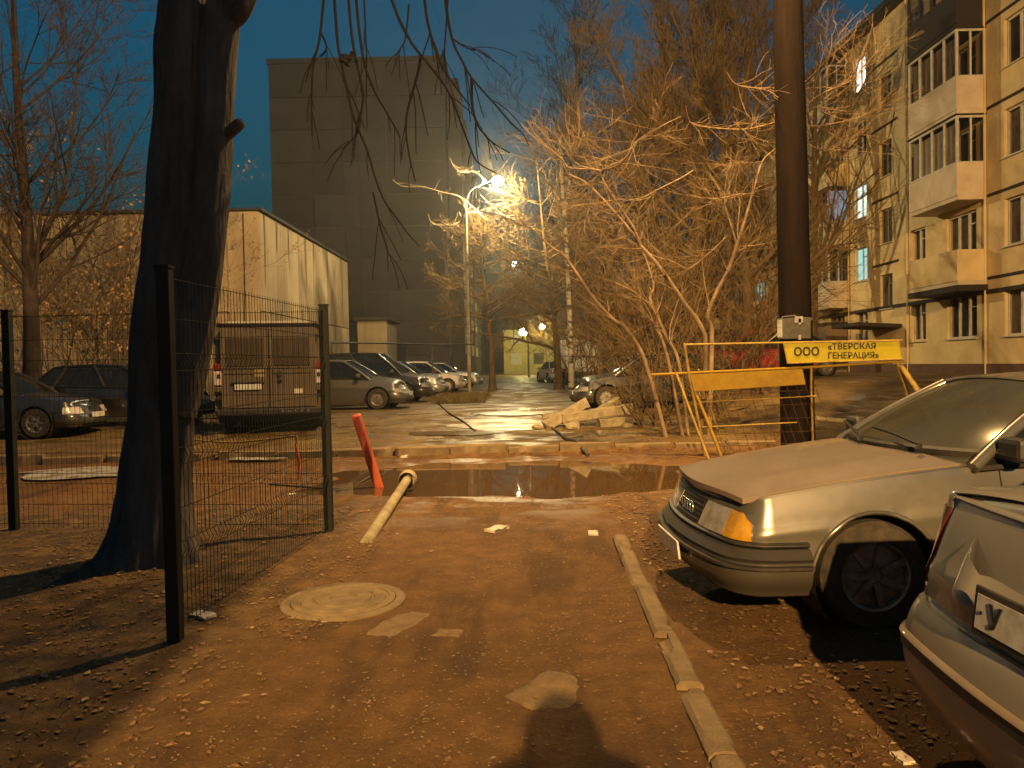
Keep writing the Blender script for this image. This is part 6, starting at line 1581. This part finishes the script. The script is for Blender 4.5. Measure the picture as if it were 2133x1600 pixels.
mb = MB(); mb.lathe([(.10, -.10), (.115, -.07), (.115, .06), (.09, .10), (0, .11)], 18); o = mb.build('collar', 'concrete_pale', t, smooth=40); o.location = d; o.rotation_euler = d.to_track_quat('Z', 'Y').to_euler()
g0 = [G(560, 1012), G(640, 1018), G(690, 1022), G(735, 1018), G(770, 1003), G(800, 1006)]; mb = MB(); mb.tube([p + Vector((0, 0, .02 + .05 * (i == 4))) for i, p in enumerate(g0)], .012, 6)
tag(mb.build('cable', 'black', smooth=60), 'black cable trailing from the fence to the red bollard', 'cable')
mb = MB(); e = [G(622, 1000), P(624, 960, G(622, 1000).y), P(616, 925, G(622, 1000).y)]; mb.tube(e, [.02, .017, .014], 8); tag(mb.build('bent_stake', 'red_paint', smooth=60), 'thin rusty stake standing behind the wire fence', 'stake')
mb = MB(); gg = G(622, 1000).y; e = [P(618, 908, gg + .1), P(560, 915, gg + .3), P(480, 922, gg + .5), P(400, 916, gg + .7)]; mb.tube([Vector(p) for p in resample(e, 10)], .014, 6); 
mb.tube([e[-1], Vector((e[-1].x, e[-1].y, zg(e[-1].x, e[-1].y)))], .014, 6)
mb.tube([e[0], Vector((e[0].x + .02, e[0].y, zg(e[0].x, e[0].y)))], .014, 6)
tag(mb.build('rope_rail', 'yellow_rust', smooth=60), 'sagging yellowish rail behind the van and the fence', 'rail')
# overhead pipe along the yard
e = [P(690, 714, 27), P(800, 715, 29), P(900, 718, 32), P(985, 717, 35)]
tp_ = thing('gas_pipe', 'thin overhead pipe crossing before the tower foot', 'pipe', (e[0].x, e[0].y, zg(e[0].x, e[0].y)))
mb = MB(); mb.tube([p - tp_.location for p in e], .035, 8); mb.build('pipe', 'black_plastic', tp_, smooth=50)
for k in (0, 2):
    mb = MB(); mb.tube([e[k] - tp_.location, Vector((e[k].x, e[k].y, .2)) - tp_.location], .03, 6); mb.build('support', 'black_plastic', tp_)

# ---- broken concrete beams heaped at the roadside
def slab(label, pts, wd, ht, d0, d1, seed):
    """broken beam between two picture points at the given distances"""
    a = P(pts[0][0], pts[0][1], d0); b = P(pts[1][0], pts[1][1], d1); d = b - a; L = d.length; q = d.to_track_quat('X', 'Z'); n = 9; rows = []
    for i in range(n + 1):
        f = i / n; r = []; ja = 1 if i in (0, n) else .35
        for (y, z) in ((-wd / 2, 0), (wd / 2, 0), (wd / 2 * .96, ht), (-wd / 2 * .96, ht)):
            v = Vector((L * f, y, z)); j = Vector((mnoise.noise(v * 5 + Vector((seed, 0, 0))), mnoise.noise(v * 6 + Vector((0, seed, 0))), mnoise.noise(v * 6 + Vector((0, 0, seed))))) * .07 * ja; r.append(v + j - Vector((0, 0, ht / 2)))
        rows.append(r)
    mb = MB(); mb.grid(rows, closed=True); mb.add(rows[0], [(0, 1, 2, 3)]); mb.add(rows[-1], [(3, 2, 1, 0)]); o = mb.build('concrete_beam', 'concrete_pale', bevel=.015); o.location = a; o.rotation_mode = 'QUATERNION'; o.rotation_quaternion = q
    tag(o, label, 'concrete beam', 'broken concrete beams heaped at the roadside')
DR = 16.4
slab('long broken concrete beam on top of the roadside heap', [(1170, 872), (1312, 851)], .26, .20, DR, DR + .3, 1)
slab('steep broken beam with its end up at the left of the heap', [(1135, 888), (1222, 838)], .22, .18, DR - .1, DR + .2, 2)
slab('slanting beam stub rising at the back of the heap', [(1238, 862), (1290, 832)], .16, .14, DR + .3, DR + .6, 3)
slab('short thick block under the right end of the long beam', [(1246, 884), (1296, 880)], .3, .22, DR, DR + .1, 4)
slab('pointed flat beam end sticking out left of the heap', [(1128, 868), (1190, 862)], .2, .10, DR + .1, DR + .2, 5)
slab('small block at the foot of the steep beam', [(1178, 884), (1204, 880)], .24, .20, DR - .15, DR - .05, 6)
for i, (px, py, s) in enumerate(((1120, 893, .12), (1190, 895, .16), (1252, 906, .10), (1305, 890, .12), (1330, 884, .1))):
    gp = G(px, py); mb = MB(); bm = bmesh.new(); bmesh.ops.create_icosphere(bm, subdivisions=2, radius=s)
    for v in bm.verts: v.co *= 1 + .45 * mnoise.noise(v.co / s * 1.3 + Vector((i * 3, 0, 0))); v.co.z *= .55
    me = bpy.data.meshes.new('rubble_stone'); bm.to_mesh(me); bm.free(); me.materials.append(M['concrete_pale']); o = link('rubble_stone', me); o.location = gp + Vector((0, 0, s * .3))
    tag(o, ('leftmost lump of rubble by the glinting wet patch', 'flat lump of rubble before the steep beam', 'small lump of rubble in front of the heap', 'lump of rubble at the right end of the heap', 'outlying lump of rubble by the undergrowth')[i], 'rubble', 'lumps of rubble round the beams')
# fallen branch across the wet road
mb = MB(); e = [G(1150, 893), G(1180, 918), G(1200, 938), G(1225, 952)]; mb.tube([p + Vector((0, 0, .03)) for p in e], [.02, .03, .035, .03], 7); mb.tube([e[1] + Vector((0, 0, .03)), G(1215, 930) + Vector((0, 0, .05))], .015, 6)
tag(mb.build('fallen_branch', 'bark_dark', smooth=60), 'dark fallen branch between the rubble and the puddle', 'branch')
mb = MB(); e = [G(905, 835), G(935, 862), G(965, 880), G(990, 900)]; mb.tube([p + Vector((0, 0, .02)) for p in e], .022, 6); tag(mb.build('hose', 'black', smooth=60), 'dark hose lying across the wet patch of the yard', 'hose')
# pale edging beyond the barrier
e = [P(1700, 820, 15.5), P(1790, 830, 15), P(1868, 846, 14.2)]; mb = MB(); mb.tube([Vector((p.x, p.y, zg(p.x, p.y) + .05)) for p in e], .05, 8); tag(mb.build('edging_pipe', 'concrete_pale', smooth=60), 'pale pipe edging on the bank behind the barrier', 'pipe')

# ---- the person holding the camera: only the shadow on the path is seen
def person():
    t = thing('person', 'person in a hooded coat whose shadow falls on the path', 'person', (.10, -.36, 0))
    V_ = [(0, 0, .95), (0, 0, 1.12), (0, 0, 1.30), (0, .0, 1.45), (0, .02, 1.50), (0, .03, 1.57), (0, .02, 1.62),
          (-.17, 0, 1.36), (-.27, .06, 1.12), (-.14, .24, 1.30), (.17, 0, 1.36), (.27, .06, 1.12), (.14, .24, 1.30),
          (-.10, 0, .86), (-.12, .02, .48), (-.13, 0, .09), (-.13, .14, .05), (.10, 0, .86), (.12, .02, .48), (.13, 0, .09), (.13, .14, .05)]
    E_ = [(0, 1), (1, 2), (2, 3), (3, 4), (4, 5), (5, 6), (3, 7), (7, 8), (8, 9), (3, 10), (10, 11), (11, 12), (0, 13), (13, 14), (14, 15), (15, 16), (0, 17), (17, 18), (18, 19), (19, 20)]
    rad = [.19, .20, .21, .17, .085, .125, .105, .125, .09, .05, .125, .09, .05, .12, .085, .06, .05, .12, .085, .06, .05]
    for sd in (-1, 1):
        w_ = 9 if sd < 0 else 12
        for k in range(5):
            i = len(V_); bx = sd * .13 + sd * (k - 2) * .014
            V_ += [(bx * .9, .27, 1.335 + .006 * k), (bx * .75, .285, 1.375 + .004 * (2 - abs(k - 2)))]; E_ += [(w_, i), (i, i + 1)]; rad += [.011, .009]
    me = bpy.data.meshes.new('body'); me.from_pydata(V_, E_, []); o = link('body', me, t)
    md = o.modifiers.new('skin', 'SKIN'); 
    for i, r in enumerate(rad): me.skin_vertices[0].data[i].radius = (r, r * .8 if i < 4 else r)
    me.skin_vertices[0].data[0].use_root = True
    o.modifiers.new('sub', 'SUBSURF').levels = 1; o.modifiers['sub'].render_levels = 2
    me.materials.append(mat('dark coat', (.03, .03, .035), .9))
    mb = MB(); mb.lathe([(.0, .145), (.08, .125), (.125, .06), (.14, -.02), (.14, -.12), (.19, -.2), (.10, -.24)], 20); h = mb.build('hood', mat('hood cloth', (.035, .033, .036), .9), t, smooth=60); h.location = (0, -.01, 1.54)
person()
# ---- haze volume added for the glow round the lamps and a softer far end
hm = bpy.data.materials.new('added haze'); hm.use_nodes = True; ht_ = hm.node_tree; ht_.nodes.clear()
ho = ht_.nodes.new('ShaderNodeOutputMaterial'); hv = ht_.nodes.new('ShaderNodeVolumePrincipled')
hv.inputs['Color'].default_value = (.85, .85, .85, 1); hv.inputs['Density'].default_value = .0013; hv.inputs['Anisotropy'].default_value = .78
ht_.links.new(hv.outputs[0], ho.inputs['Volume'])
hz_ = MB().bb(-1230, 1230, -1230, 1430, -2, 32).build('haze', hm); tag(hz_, 'added thin haze over the yard that gives the lamps a glow', kind='stuff')
